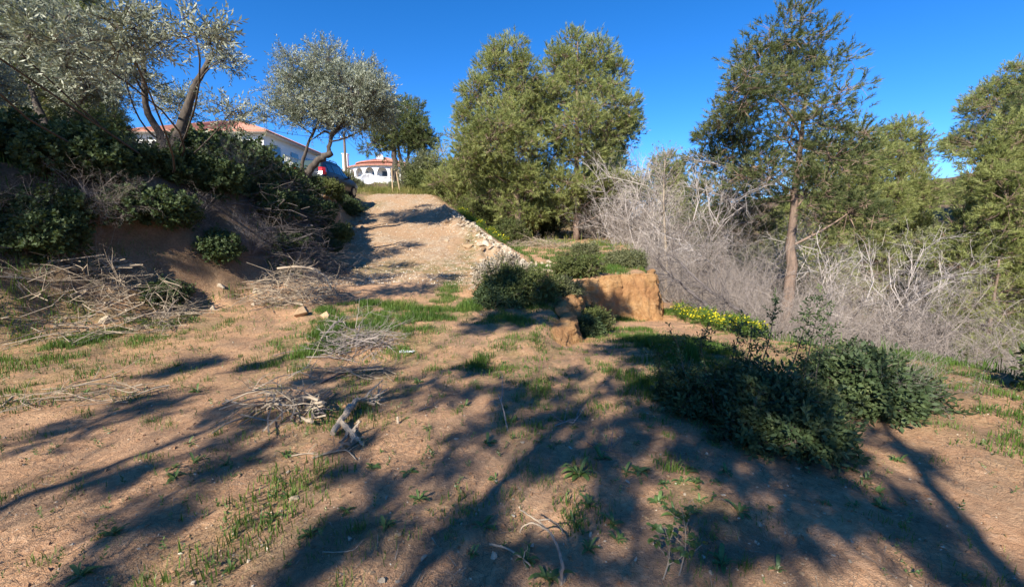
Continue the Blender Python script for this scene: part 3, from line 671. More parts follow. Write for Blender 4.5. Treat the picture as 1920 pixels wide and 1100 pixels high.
place(oliveB, ground_point(-17.5, 9.5), 2.0, 'olive at the outer end of the bank terrace, shorter twin trunks', None, .95)
place(oliveB, ground_point(-10.6, 7.6), 4.0, 'small olive leaning out above the bank slope and its brushwood', None, .72)
place(pineA, ground_point(-16.5, 17.5), 1.2, 'tall pine behind the olives on the terrace', None, .85)
place(pineE, ground_point(-27, 20), 3.9, 'distant dark pine past the terrace olives', None, 1.3)
place(pineB, ground_point(-34, 34), 2.0, 'far pine up the terrace hillside beyond the house with railing', None, 1.0)
# trees that throw the dappled shade from behind the viewer
def shade_pines():
    """three open-crowned pines behind the viewpoint; their boughs hang where the shade on the soil says they are"""
    spots = [(600, 705, .3), (680, 700, .26), (640, 740, .25), (720, 748, .28), (780, 722, .26), (850, 740, .26), (640, 890, .16), (700, 930, .2), (830, 880, .18), (620, 1012, .2), (560, 1065, .18),
             (900, 820, .25), (930, 770, .26), (1010, 850, .26), (1060, 790, .26), (1120, 840, .26), (1165, 790, .3), (1200, 850, .28), (1150, 905, .18), 
             (1060, 1035, .15), (950, 1065, .16), (1250, 800, .5), (1300, 735, .6), (1350, 695, .7), (1250, 680, .6), (1340, 840, .36), (1185, 652, .6), (1280, 648, .7), (1100, 622, .5), (1150, 592, .5), (1000, 600, .5),
             (950, 588, .5), (905, 612, .36), (1040, 580, .42), (975, 560, .42), (1100, 562, .4), (880, 690, .25), (960, 735, .3), (1075, 705, .25), (1310, 790, .45), (1220, 740, .5), (480, 800, .25), (380, 900, .22), (300, 760, .3), (300, 1000, .25), (480, 690, .22), (350, 690, .3), (1450, 900, .35), (1500, 800, .5), (1600, 900, .4), (1500, 1000, .3), (1420, 750, .55), (1440, 980, .25), (1700, 1000, .35), (200, 900, .3), (150, 800, .3)]
    g = np.random.RandomState(19); L = np.array(LDIR); lob = []
    spots += [(g.uniform(560, 1372), g.uniform(700, 1090), g.uniform(.1, .2)) for _ in range(8)] + [(g.uniform(150, 1800), g.uniform(720, 1080), g.uniform(.12, .24)) for _ in range(24)]
    for u, v, r in spots:
        p = on_ground(u, v); h = 4.8 + .42 * max(0, p[1] - 2.2) + g.uniform(-.7, .7); q = p - L * (h / -L[2]); r = r * (.7 if v > 830 and u < 1250 else 1); k_ = r * (.95 if r < .4 else 1.05); lob.append((q[0], q[1], q[2], k_, k_, k_ * .9, max(.4, min(6, (r / .3) ** 2 * (1.5 if v < 700 else .85)))))
    lob = np.array(lob); trunks = [(-6.4, -4.2), (-3.7, -4.4), (-.6, -3.8)]
    labs = ['open-crowned pine behind the viewpoint on the bank side', 'open-crowned pine directly behind the viewpoint', 'open-crowned pine behind the viewpoint on the thicket side']
    own = np.argmin(np.stack([np.abs(lob[:, 0] - t[0]) for t in trunks]), 0)
    for k, (tx_, ty_) in enumerate(trunks):
        b = ground_point(tx_, ty_); lo = [tuple(np.array(l[:3]) - b) + tuple(l[3:]) for l in lob[own == k]]
        lobed_tree('pine_tree', labs[k], 'tree', b, [[(0, 0, 0, .085), (.1, 0, 2.5, .07), (.1, .1, 5, .05), (.15, .1, 8.3, .015)]], lo, 12, 11, 'pine_shade', M['pine'], M['bark'], 300 + k, .13, (.35, .7), .3, limb_r=.008, shell=.2)
shade_pines()
place(pineE, ground_point(-12.5, .5), 2.7, 'dark pine at the back end of the bank', None, .9)

# ------------------------------------------------------------------ buildings on the hill
M['white'] = plain_mat('white_render', (.80, .78, .74), .85, .2, 0, .05, 1.2)
M['white_metal'] = plain_mat('white_metal', (.72, .72, .72), .4, .5)
M['tile'] = plain_mat('terracotta_tiles', (.42, .195, .135), .8, .2, 0, .3, 3.0, .3)
M['tile_dark'] = plain_mat('red_fascia', (.36, .11, .08), .7, .3, 0, .15, 2.0)
M['dark_glass'] = plain_mat('dark_window', (.05, .055, .06), .15, .6, 0, .1)
M['railing'] = plain_mat('cream_railing', (.62, .58, .42), .6, .3)
M['wood'] = plain_mat('raw_timber', (.45, .33, .2), .8, .2, 0, .25, 12)
M['gate'] = plain_mat('brown_screen_cloth', (.27, .22, .17), .85, .2, 0, .12, 8)
M['pole'] = plain_mat('grey_timber_pole', (.16, .12, .09), .85, .2, 0, .3, 8)
M['wire'] = plain_mat('black_wire', (.02, .02, .02), .5, .3)
M['dish'] = plain_mat('dull_grey_dish', (.50, .50, .50), .6, .3, 0, .08, 3)

def ring_arc(mb, r0, r1, z0, z1, a0, a1, n, mi=0, c=(0, 0)):
    """solid curved wall between radii r0 < r1"""
    a = np.linspace(a0, a1, n + 1); ca, sa = np.cos(a), np.sin(a)
    P = np.concatenate([np.stack([c[0] + ca * r, c[1] + sa * r, np.full(n + 1, z)], 1) for r in (r1, r0) for z in (z0, z1)])
    m = n + 1; i = np.arange(n)
    q = lambda A, B, flip: np.stack([A + i, A + i + 1, B + i + 1, B + i] if not flip else [B + i, B + i + 1, A + i + 1, A + i], 1)
    Q = np.concatenate([q(0, m, False), q(2 * m, 3 * m, True), q(m, 3 * m, False), q(0, 2 * m, True), [[0, m, 3 * m, 2 * m], [n, 2 * m + n, 3 * m + n, m + n]]])
    mb.add(P, Q=Q, mi=mi)
def round_villa():
    base = at(698, 341, 75); gz = hz(base[0], base[1])
    C = np.array([base[0] + .6, base[1] + 6.2]); root = thing('villa', 'white villa with arched round porch, balustrade and terracotta roof', 'house', (C[0], C[1], gz))
    zf = base[2] - gz            # top of the plinth; local z
    Rw = 6.2; face = math.atan2(-C[1], -C[0])           # towards the viewer
    mb = MB(); ring_arc(mb, Rw - .6, Rw + .02, -1.5, zf, face - 1.6, face + 1.6, 40); mb.build('plinth', M['white'], root)
    mb = MB(); ring_arc(mb, .2, Rw - .1, zf - .12, zf + .0, face - 1.6, face + 1.6, 40); mb.build('porch_floor', M['white'], root)
    mb = MB(); ring_arc(mb, 4.5, 4.8, zf, zf + 3.0, face - 1.6, face + 1.6, 40); mb.build('wall', M['white'], root)
    H = 2.75; pitch = .345; aw = .285
    cents = [face - .62 + pitch * k + .18 for k in range(-2, 4)]
    arcade = MB()
    for ac in cents:
        a0, a1 = ac - pitch / 2, ac + pitch / 2; o0, o1 = ac - aw / 2, ac + aw / 2
        ring_arc(arcade, Rw - .3, Rw, zf, zf + H, a0, o0, 2); ring_arc(arcade, Rw - .3, Rw, zf, zf + H, o1, a1, 2)
        n = 12; a = np.linspace(o0, o1, n + 1); s = (a - ac) / (aw / 2); zt = zf + 1.45 + .95 * np.sqrt(np.maximum(0, 1 - s * s))
        P = []
        for r in (Rw - .004, Rw - .296):
            for z in (zt, np.full(n + 1, zf + H - .004)): P.append(np.stack([np.cos(a) * r, np.sin(a) * r, z], 1))
        m = n + 1; i = np.arange(n)
        arcade.add(np.concatenate(P), Q=np.concatenate([np.stack([i, i + 1, m + i + 1, m + i], 1), np.stack([3 * m + i, 3 * m + i + 1, 2 * m + i + 1, 2 * m + i], 1), np.stack([2 * m + i, 2 * m + i + 1, i + 1, i], 1)]))
    arcade.build('arcade', M['white'], root)
    for ac in cents[:5]:
        rb = MB(); ring_arc(rb, Rw - .24, Rw - .04, zf + .78, zf + .9, ac - aw / 2, ac + aw / 2, 6); rail = rb.build('balustrade_rail', M['white'], root)
        for t in np.linspace(-.44, .44, 9):
            q = ac + t * aw; b = MB(); x, y = math.cos(q) * (Rw - .14), math.sin(q) * (Rw - .14)
            b.tube([(x, y, zf), (x, y, zf + .2), (x, y, zf + .4), (x, y, zf + .6), (x, y, zf + .785)], [.05, .075, .045, .07, .05], 6); b.build('baluster', M['white'], rail)
    for k, ac in enumerate(cents[1:5]):
        w = MB(); q = ac + .05; w.box((math.cos(q) * 4.8, math.sin(q) * 4.8, zf + 1.35 if k != 1 else zf + 1.3), (.06, .8, 1.1 if k % 2 else 1.3), q); win = w.build('window', M['dark_glass'], root)
        f = MB(); f.box((math.cos(q) * 4.82, math.sin(q) * 4.82, zf + (1.97 if not k % 2 else 1.92)), (.1, 1.0, .1), q); f.build('frame', M['white'], win)
    def tiled(r0, r1, z0, z1, a0, a1, ribs, name, parent):
        n = ribs * 4; a = np.linspace(a0, a1, n + 1); wv = np.maximum(0, np.sin(np.arange(n + 1) * np.pi / 2 + .3)) * .09
        rows = 6; P = []
        for j in range(rows):
            t = j / (rows - 1); r = r0 + (r1 - r0) * t; z = z0 + (z1 - z0) * t + wv * (1 - .5 * t)
            P.append(np.stack([np.cos(a) * r, np.sin(a) * r, z], 1))
        P.append(np.stack([np.cos(a) * r0, np.sin(a) * r0, np.full(n + 1, z0 - .12)], 1))
        m = n + 1; i = np.arange(n)
        Qs = np.concatenate([np.stack([j * m + i, j * m + i + 1, (j + 1) * m + i + 1, (j + 1) * m + i], 1) for j in range(rows - 1)] + [np.stack([rows * m + i, rows * m + i + 1, i + 1, i], 1)])
        mb = MB(); mb.add(np.concatenate(P), Q=Qs); return mb.build(name, M['tile'], parent)
    ro = tiled(Rw + .45, Rw - 1.5, zf + H + .02, zf + H + .62, face - 1.6, face + 1.6, 64, 'roof', root)
    mb = MB(); ring_arc(mb, Rw - 1.9, Rw - 1.45, zf + H + .2, zf + H + .85, face - 1.6, face + 1.6, 40); mb.build('fascia', M['tile_dark'], ro)
    tiled(Rw - 1.05, .1, zf + H + .85, zf + H + 2.25, face - 2.6, face + 2.6, 60, 'upper_tiles', ro)
    mb = MB(); ring_arc(mb, .3, Rw + .3, zf + H - .09, zf + H + .0, face - 1.6, face + 1.6, 40); mb.build('eave_soffit', M['white'], ro)
    ch = at(648, 300, 79) - np.array([C[0], C[1], gz]); mb = MB(); mb.box((ch[0], ch[1], ch[2] - .6), (.85, .8, 3.0)); c_ = mb.build('chimney', M['white'], ro)
    mb = MB(); mb.box((ch[0], ch[1], ch[2] + .98), (1.05, 1.0, .14)); mb.build('chimney_cap', M['white'], c_)
    d = at(713, 296, 78) - np.array([C[0], C[1], gz]); mb = MB()
    for j in range(5):
        t = np.linspace(0, 2 * np.pi, 17)[:-1]; r = .62 * j / 4
        mb.add(np.stack([d[0] + np.cos(t) * r, np.full(16, d[1] - .25 * (j / 4) ** 2), d[2] + np.sin(t) * r], 1))
    mb.Q.append(np.array([(j * 16 + i, j * 16 + (i + 1) % 16, (j + 1) * 16 + (i + 1) % 16, (j + 1) * 16 + i) for j in range(4) for i in range(16)])); mb.MQ.append(np.zeros(64, int))
    mb.tube([(d[0], d[1] + .05, d[2]), (d[0], d[1] + .1, d[2] - 1.3)], .05, 6)
    mb.build('satellite_dish', M['white_metal'], ro)
    # plain wing behind the porch and its low roof
    mb = MB(); mb.box((3.2, 4.2, zf + .4), (14.0, 7.5, 4.6)); mb.build('wing_wall', M['white'], root)
    mb = MB(); x0, x1, y0, y1, z0 = -4.3, 10.7, .1, 8.3, zf + 2.72
    mb.add([(x0, y0, z0), (x1, y0, z0), (x1, y1, z0), (x0, y1, z0), (x0 + 3.6, 4.2, z0 + 1.2), (x1 - 3.6, 4.2, z0 + 1.2)], T=[(1, 2, 5), (3, 0, 4)], Q=[(0, 1, 5, 4), (2, 3, 4, 5), (0, 3, 2, 1)]); mb.build('wing_roof', M['tile'], root)
round_villa()

def side_house():
    x1, y0, y1 = -17.8, 32.5, 41.0; x0 = -27.0; zb = hz(-17, 39) - 1.6; ze = 8.9
    root = thing('house', 'white house with terracotta hipped roof and cream railing behind the olive', 'house', ((x0 + x1) / 2, (y0 + y1) / 2, zb))
    o = np.array([(x0 + x1) / 2, (y0 + y1) / 2, zb]); H = ze - zb
    hx, hy = (x1 - x0) / 2, (y1 - y0) / 2
    mb = MB(); mb.box((0, 0, H / 2), (2 * hx, 2 * hy, H)); mb.build('wall', M['white'], root)
    # corrugated hipped roof, four slopes
    ov = .55; ax, ay = hx + ov, hy + ov; rh = 1.7
    def slope(p0, p1, q0, q1, ribs):
        n = ribs * 4; t = np.linspace(0, 1, n + 1)[:, None]; w = np.maximum(0, np.sin(np.arange(n + 1) * np.pi / 2 + .3)) * .07
        a = np.array(p0) * (1 - t) + np.array(p1) * t; b = np.array(q0) * (1 - t) + np.array(q1) * t
        a[:, 2] += w; b[:, 2] += w * .5; lo = a.copy(); lo[:, 2] = p0[2] - .1
        i = np.arange(n); m = n + 1
        mb_ = MB(); mb_.add(np.concatenate([a, b, lo]), Q=np.concatenate([np.stack([i, i + 1, m + i + 1, m + i], 1), np.stack([2 * m + i, 2 * m + i + 1, i + 1, i], 1)])); return mb_
    z0, z1 = H, H + rh; r = hy + ov - .4
    roofs = [((-ax, -ay, z0), (ax, -ay, z0), (-.8, -ay + r, z1), (.8, -ay + r, z1), 44), ((ax, -ay, z0), (ax, ay, z0), (.8, -ay + r, z1), (.8, ay - r, z1), 42), ((ax, ay, z0), (-ax, ay, z0), (.8, ay - r, z1), (-.8, ay - r, z1), 44), ((-ax, ay, z0), (-ax, -ay, z0), (-.8, ay - r, z1), (-.8, -ay + r, z1), 42)]
    for rr in roofs: slope(*rr).build('roof_slope', M['tile'], root)
    mb = MB(); mb.box((0, 0, z0 - .05), (2 * ax - .02, 2 * ay - .02, .08)); mb.build('eave_soffit', M['white'], root)
    for (cx_, w, hh, zc) in ((-2.8, 1.4, 1.3, H - 1.5), (.4, 1.4, 1.3, H - 1.5), (3.0, .9, 1.3, H - 1.5)):
        m_ = MB(); m_.box((cx_, -hy, zc), (w, .08, hh)); wn_ = m_.build('window', M['dark_glass'], root)
        f = MB(); f.box((cx_, -hy - .05, zc - hh / 2 - .06), (w + .3, .2, .1)); f.box((cx_, -hy - .01, zc + hh / 2 + .04), (w + .2, .1, .08)); f.box((cx_, -hy - .05, zc), (.06, .03, hh - .1)); f.build('frame', M['white'], wn_)
    for yy in (-2.6, .2, 2.8):
        m_ = MB(); m_.box((hx, yy, H - 1.5), (.08, 1.2, 1.6)); m_.build('window', M['dark_glass'], root)
    # balcony slab and railing on the side that faces the ramp
    m_ = MB(); m_.box((hx + .6, 0, H - 2.45), (1.2, 2 * hy - 1, .14)); bal = m_.build('balcony', M['white'], root)
    m_ = MB(); m_.box((hx + 1.15, 0, H - 1.5), (.06, 2 * hy - 1, .06)); m_.box((hx + 1.15, 0, H - 2.28), (.05, 2 * hy - 1, .05)); rl = m_.build('balcony_rail', M['railing'], root)
    for yy in np.arange(-hy + .6, hy - .5, .22):
        m_ = MB(); m_.box((hx + 1.15, yy, H - 1.9), (.035, .05, .78)); m_.build('railing_bar', M['railing'], rl)
side_house()

# utility pole and its wires
def utility_pole():
    p = at(645, 250, 52); b = ground_point(p[0], 52, .4); h = p[2] - b[2]
    root = thing('utility_pole', 'dark timber utility pole between the olive and the villa', 'pole', b)
    m = MB(); m.tube([(0, 0, 0), (0, 0, h * .5), (0, 0, h)], [.17, .15, .12], 10); m.build('post', M['pole'], root)
    m = MB(); m.box((0, -.02, h - .55), (.9, .1, .1)); cr = m.build('cross_arm', M['pole'], root)
    for x in (-.38, .38, 0):
        m = MB(); z = h - .5 if x else h; m.tube([(x, -.02, z), (x, -.02, z + .08), (x, -.02, z + .18)], [.03, .06, .03], 7); m.build('insulator', M['white_metal'], cr)
    top = b + np.array([0, 0, h])
    for q, (end, lab) in enumerate([(at(700, 292, 73), 'thin black wire running from the pole to the villa roof, upper one'), (at(690, 293, 74), 'thin black wire from the pole crossarm to the villa roof, lower one'),
                                    (at(480, 222, 40), 'thin black overhead wire from the pole towards the railing house, upper one'), (at(480, 238, 40), 'thin black overhead wire from the pole towards the railing house, lower one')]):
        s0 = top - np.array([0, 0, .05 + .45 * (q % 2)]); t = np.linspace(0, 1, 14)[:, None]
        c = s0 * (1 - t) + end * t; c[:, 2] -= (1.2 * t * (1 - t))[:, 0]
        m = MB(); m.tube(c - c[0], .018, 4); tag(m.build('overhead_wire', M['wire'], loc=tuple(c[0])), lab, 'wire')
utility_pole()

# big dull dish standing in front of the villa
def big_dish():
    p = at(690, 335, 50); b = ground_point(p[0], 50, .1); root = thing('dish_antenna', 'large dull white round dish standing below the villa porch', 'dish', b)
    c = p - b; r0 = 10.2 / FPX * 50 * 1.0
    m = MB(); n = 28; rows = 6; V = []
    ax = unit(np.array([.25, -.95, .25])); ex = unit(np.cross([0, 0, 1.0], ax)); ey = np.cross(ax, ex)
    for off in (0, .05):
        for j in range(rows + 1):
            r = r0 * j / rows; t = np.arange(n) * 2 * np.pi / n
            V.append(c + (np.cos(t) * r)[:, None] * ex * 1.35 + (np.sin(t) * r)[:, None] * ey - ax * (.28 * (1 - (j / rows) ** 2) + off))
    k = rows + 1
    Qs = [(s * k * n + j * n + i, s * k * n + j * n + (i + 1) % n, s * k * n + (j + 1) * n + (i + 1) % n, s * k * n + (j + 1) * n + i) for s in (0, 1) for j in range(rows) for i in range(n)]
    Qs += [(rows * n + i, rows * n + (i + 1) % n, (k + rows) * n + (i + 1) % n, (k + rows) * n + i) for i in range(n)]
    m.add(np.concatenate(V), Q=Qs); m.build('reflector', M['dish'], root, smooth=True)
    m = MB(); m.tube([(c[0], c[1] + .3, -.1), (c[0], c[1] + .3, c[2])], .06, 8); m.tube([c + ex * r0 * .6 - ey * r0 * .8, c + ax * 1.0], .02, 5); m.build('mast', M['white_metal'], root)
    m = MB(); e = c + ax * 1.0; m.box(e, (.14, .18, .14)); m.build('receiver', M['dish'], root)
big_dish()

# screen cloth stretched between leaning stakes at the head of the ramp
def screen_gate():
    a, a2 = at(737, 364, 31.5), at(734, 316, 31.5); b, b2 = at(751, 367, 31), at(743, 322, 31)
    gz = hz(a[0], a[1]); base = np.array([a[0], a[1], gz]); root = thing('screen_panel', 'brown cloth screen on two leaning timber stakes at the ramp head', 'screen', base)
    for p, q in ((a, a2), (b, b2)):
        g = p.copy(); g[2] = hz(p[0], p[1]) - .15
        m = MB(); s = np.linspace(0, 1, 4)[:, None]; m.tube(g * (1 - s) + q * s - base, .035, 6); m.build('stake', M['wood'], root)
    t0, t1, l1, l0 = at(731, 316, 34), at(747, 319, 34.5), at(748, 343, 34.5), at(735, 338, 34)
    n = 8; u = np.linspace(0, 1, n + 1); V = []
    for sgn in (0, .015):
        for v in (0, .33, .66, 1):
            tp = (np.outer(1 - u, t0) + np.outer(u, t1)); lw = (np.outer(1 - u, l0) + np.outer(u, l1)); r = tp * (1 - v) + lw * v; r[:, 1] += .05 * np.sin(u * 9 + v * 2) + sgn; V.append(r - base)
    m_ = n + 1; Qs = [(s * 4 * m_ + j * m_ + i, s * 4 * m_ + j * m_ + i + 1, s * 4 * m_ + (j + 1) * m_ + i + 1, s * 4 * m_ + (j + 1) * m_ + i) for s in (0, 1) for j in range(3) for i in range(n)]
    m = MB(); m.add(np.concatenate(V), Q=Qs); m.build('cloth', M['gate'], root)
    for p in (l0, l1):
        g = p.copy(); g[2] = hz(p[0], p[1]) - .2; q = p.copy(); q[2] = (t0 if p is l0 else t1)[2] + .05; q[1] += .06; g[1] += .06
        m = MB(); m.tube([g - base, q - base], .05, 6); m.build('post', M['wood'], root)
screen_gate()

# ------------------------------------------------------------------ parked car
M['car_paint'] = plain_mat('dark_blue_paint', (.016, .022, .038), .3, .35, 0, .05, 2, 0)
M['car_glass'] = plain_mat('car_glass', (.05, .075, .075), .06, .7, 0, .1, 2, 0)
M['rubber'] = plain_mat('black_rubber', (.02, .02, .02), .8, .3)
M['rim'] = plain_mat('alloy', (.45, .45, .46), .35, .5, .8)
M['tail_red'] = plain_mat('red_lens', (.42, .02, .025), .15, .6, 0, .1, 30)
M['clear_lens'] = plain_mat('clear_lens', (.6, .6, .62), .1, .7)
M['plate'] = plain_mat('plate_white', (.75, .75, .73), .5, .4)
def car():
    rr = np.array([-8.75, 20.9]); hd = R(-4)       # rear right corner; heading
    fx = np.array([math.sin(R(4)), math.cos(R(4))]); rt = np.array([fx[1], -fx[0]])
    c = rr - rt * .86
    gz = (hz(*(c + fx * .7)) + hz(*(c + fx * 3.2))) / 2 - .02
    root = thing('parked_car', 'dark blue hatchback parked on the terrace behind the olive trunk', 'car', (c[0], c[1], gz), hd)
    st = [  # y, z_bottom, z_belt, z_top, half width, half width at the top
        (0.0, .38, .80, .90, .70, .66), (.04, .28, .86, .98, .80, .74), (.16, .24, .92, 1.16, .845, .72), (.40, .22, .95, 1.50, .86, .62), (.60, .21, .96, 1.58, .865, .60), (1.2, .2, .95, 1.62, .87, .61), (1.8, .2, .93, 1.61, .87, .60), (2.3, .2, .91, 1.53, .87, .57),
        (2.75, .2, .90, 1.30, .865, .56), (3.1, .21, .90, 1.02, .86, .62), (3.5, .22, .84, .93, .84, .6), (3.85, .25, .72, .80, .78, .56), (4.05, .32, .58, .64, .66, .5)]
    V = []
    for (y, zb, zl, zt, w, wt) in st:
        half = [(w * .86, zb), (w * .98, zb + .1), (w, (zb + zl) / 2), (w * .985, zl), (wt + .30 * (w - wt) * .4, zl + (zt - zl) * .72), (wt, zt - .04 * min(1, (zt - zl) * 2)), (wt * .55, zt), (0, zt + .006)]
        V += [(x, y, z) for x, z in half] + [(-x, y, z) for x, z in half[::-1][1:]]
    k = 15; n = len(st)
    Qs = [(i * k + j, i * k + j + 1, (i + 1) * k + j + 1, (i + 1) * k + j) for i in range(n - 1) for j in range(k - 1)] + [(i * k + k - 1, i * k, (i + 1) * k, (i + 1) * k + k - 1) for i in range(n - 1)]
    V = np.array(V); m = MB(); m.add(V, Q=Qs)
    for e in (0, n - 1):
        cc = V[e * k:(e + 1) * k].mean(0); q = len(V) + (0 if e == 0 else 1)
        o = m.n; m.add(np.concatenate([[cc], V[e * k:(e + 1) * k]]), T=[(0, 1 + j, 1 + (j + 1) % k) if e == 0 else (0, 1 + (j + 1) % k, 1 + j) for j in range(k)])
    body = m.build('body', M['car_paint'], root, smooth=True)
    S = np.array(st)
    def side(y, f, out=.012):     # point on the right flank's glass band
        zl, zt, w, wt = (np.interp(y, S[:, 0], S[:, c_]) for c_ in (2, 3, 4, 5)); top = wt + .12 * (w - wt)
        x0, x1 = w * .985, top
        return np.array([x0 + (x1 - x0) * f / .72 * 1.0 + out, y, zl + (zt - zl) * f])
    for ya, yb in ((.55, 1.05), (1.12, 1.95), (2.02, 2.85)):
        for sgn in (1, -1):
            P = []; ys = np.linspace(ya, yb, 7)
            for y in ys: P += [side(y, .08), side(y, .68)]
            P = np.array(P); P[:, 0] *= sgn; m = MB(); Q_ = [(2 * i, 2 * i + 2, 2 * i + 3, 2 * i + 1) for i in range(6)]; m.add(P, Q=Q_ if sgn > 0 else [q[::-1] for q in Q_]); m.build('side_window', M['car_glass'], root)
    def top(y, x):
        zt, wt = np.interp(y, S[:, 0], S[:, 3]), np.interp(y, S[:, 0], S[:, 5]); return np.array([x * wt, y, zt])
    def pane(y0, y1, name, mat, parent, wl=.9, lift=.014, nrm=(0, -1, .6)):
        nn = unit(np.array(nrm)) * lift; ys = np.linspace(y0, y1, 5); xs = np.linspace(-wl, wl, 5); P = [top(y, x) + nn for y in ys for x in xs]
        m = MB(); m.add(P, Q=[(i * 5 + j, i * 5 + j + 1, (i + 1) * 5 + j + 1, (i + 1) * 5 + j) for i in range(4) for j in range(4)]); return m.build(name, mat, parent)
    rw = pane(.13, .42, 'rear_window', M['car_glass'], root, .88)
    m = MB(); m.tube([(0, .12, 1.10), (.18, .16, 1.18), (.34, .19, 1.21)], .012, 5); m.build('wiper', M['rubber'], rw)
    pane(2.36, 3.02, 'windscreen', M['car_glass'], root, .9, nrm=(0, 1, .8))
    for sgn in (1, -1):
        m = MB(); P = []
        for z, y, x in ((.82, .015, .80), (.95, .05, .80), (1.08, .10, .775), (1.17, .16, .735)):
            P += [(sgn * (x - .2), y - .03, z), (sgn * (x - .03), y - .02, z), (sgn * (x + .055), y + .14, z), (sgn * (x + .05), y + .26, z)]
        Q_ = [(i * 4 + j, i * 4 + j + 1, (i + 1) * 4 + j + 1, (i + 1) * 4 + j) for i in range(3) for j in range(3)]
        m.add(P, Q=Q_); m.build('tail_light', M['tail_red'], root)
        m = MB(); m.box((sgn * .9, 2.62, .98), (.14, .1, .13)); m.build('wing_mirror', M['car_paint'], root)
        m = MB(); m.box((sgn * .62, 3.88, .66), (.26, .2, .14)); m.build('headlight', M['clear_lens'], root)
        for ya in (1.35, 2.15):
            m = MB(); m.box((sgn * .885, ya, .84), (.03, .17, .03)); m.build('door_handle', M['car_paint'], root)
        for yw in (.72, 3.2):
            x = sgn * .78; m = MB(); t = np.array([(x - .1, yw, .31), (x - .07, yw, .31), (x + .07, yw, .31), (x + .1, yw, .31)]); m.tube(t, [.29, .31, .31, .29], 20); wh = m.build('wheel', M['rubber'], root)
            m = MB(); m.tube([(x - .106, yw, .31), (x + .106, yw, .31)], [.19, .19], 14); m.build('rim', M['rim'], wh)
    m = MB(); m.box((0, -.02, .46), (1.45, .12, .2)); m.build('bumper', M['car_paint'], root)
    m = MB(); m.box((0, -.012, .74), (.5, .02, .11)); m.build('number_plate', M['plate'], root)
    for sgn in (1, -1):
        m = MB(); m.tube([(sgn * .54, .75, 1.585), (sgn * .54, .85, 1.64), (sgn * .55, 1.9, 1.645), (sgn * .53, 2.1, 1.56)], .016, 6); m.build('roof_rail', M['rubber'], root)
car()

# a bird in flight over the ramp
def bird():
    M['bird'] = plain_mat('dark_plumage', (.02, .02, .022), .7, .2)
    p = at(823, 260, 30); root = thing('bird', 'tiny dark bird flying in the sky between the pines', 'bird', p, .5)
    m = MB(); m.tube([(0, -.1, 0), (0, -.04, .01), (0, .04, .01), (0, .1, -.01), (0, .17, -.02)], [.008, .03, .032, .015, .02], 8); m.build('body', M['bird'], root, smooth=True)
    for s in (1, -1):
        m = MB(); P = []
        for t in np.linspace(0, 1, 5): P += [(s * (.02 + .12 * t), -.05 + .09 * t * t, .012 + .13 * t), (s * (.02 + .12 * t), .04 + .06 * t * t, .008 + .13 * t)]
        P = np.array(P); P = np.concatenate([P, P - [0, 0, .006]]); m.add(P, Q=[(2 * i, 2 * i + 1, 2 * i + 3, 2 * i + 2) for i in range(4)] + [(10 + 2 * i, 10 + 2 * i + 2, 10 + 2 * i + 3, 10 + 2 * i + 1) for i in range(4)]); m.build('wing', M['bird'], root)
bird()

# ------------------------------------------------------------------ shrubs
def blob_lobes(rng, n, sx, sy, h, r):
    out = []
    for i in range(n):
        a = rng.uniform(0, 2 * np.pi); t = rng.uniform(0, 1) ** .5
        z = h * rng.uniform(.3, .8) * (1 - .35 * t); q = r * rng.uniform(.75, 1.25)
        out.append((math.cos(a) * t * sx, math.sin(a) * t * sy, max(z, q * .5), q, q, q * .85))
    return out
def bush(u, v, Y, sx, sy, h, label, seed, spray='shrub', mat='shrub', lobes=7, r=None, clumps=22, tips=9, base=None, **kw):
    rng = np.random.RandomState(seed)
    b = ground_point(at(u, v, Y)[0], Y) if base is None else ground_point(*base)
    return shrub(kw.pop('name', 'shrub'), label, b, blob_lobes(rng, lobes, sx, sy, h, r or h * .35), spray, M[mat], seed, clumps, tips, **kw)
# behind the ramp's far edge
S1 = bush(800, 370, 34, 1.6, 1.2, 3.4, 'grey-green rounded shrub behind the crest of the ramp', 31, 'shrub_far', 'shrub_grey', 9, 1.15, 26, 9, clump_r=.35)
bush(850, 380, 31.5, 1.6, 1.2, 3.2, 'tall olive-green shrub just beyond the ramp edge flowers', 32, 'shrub_far', 'shrub', 9, 1.1, 26, 9, clump_r=.35)
S33 = bush(905, 425, 26, 1.2, .9, 2.4, 'dark green shrub at the foot of the rubble embankment', 33, 'shrub', 'shrub', 8, .8, 28, 10, clump_r=.28)
bush(945, 450, 22, .9, .8, 1.2, 'low green shrub in front of the leaning pine trunk', 34, 'shrub', 'shrub', 7, .5, 24, 9, clump_r=.22)
bush(792, 372, 33, .7, .7, 1.5, 'green shrub beside the leaning timber stakes', 35, 'shrub_far', 'shrub', 7, .85, 24, 9, clump_r=.3)
U36 = bush(1020, 450, 29, 2.2, 1.2, 2.6, 'deep green undergrowth shrub between the two pine trunks', 36, 'shrub_far', 'shrub', 9, .9, 24, 9, clump_r=.35)
place(U36, ground_point(at(1130, 450, 28)[0], 28), 2.0, 'green undergrowth shrub behind the straight pine trunk', None, .95)
place(S1, ground_point(-14.6, 43), 1.0, 'pale shrub on the hillside below the dish', None, .4)
place(S1, ground_point(-12.2, 47), 2.0, 'round shrub directly under the villa plinth', None, .38)
place(S1, ground_point(-22.0, 49), 3.0, 'leafy hedge shrub between the railing house and the villa', None, 1.1)
place(S1, ground_point(-13.7, 36), 4.0, 'yellow-green garden shrub behind the parked car', None, .62)
place(S1, ground_point(-6.5, 52), 5.0, 'shrub on the hillside under the umbrella pine', None, 1.1)
place(S1, ground_point(-2.5, 44), .4, 'shrub on the rising hillside behind the bushy pine', None, 1.3)
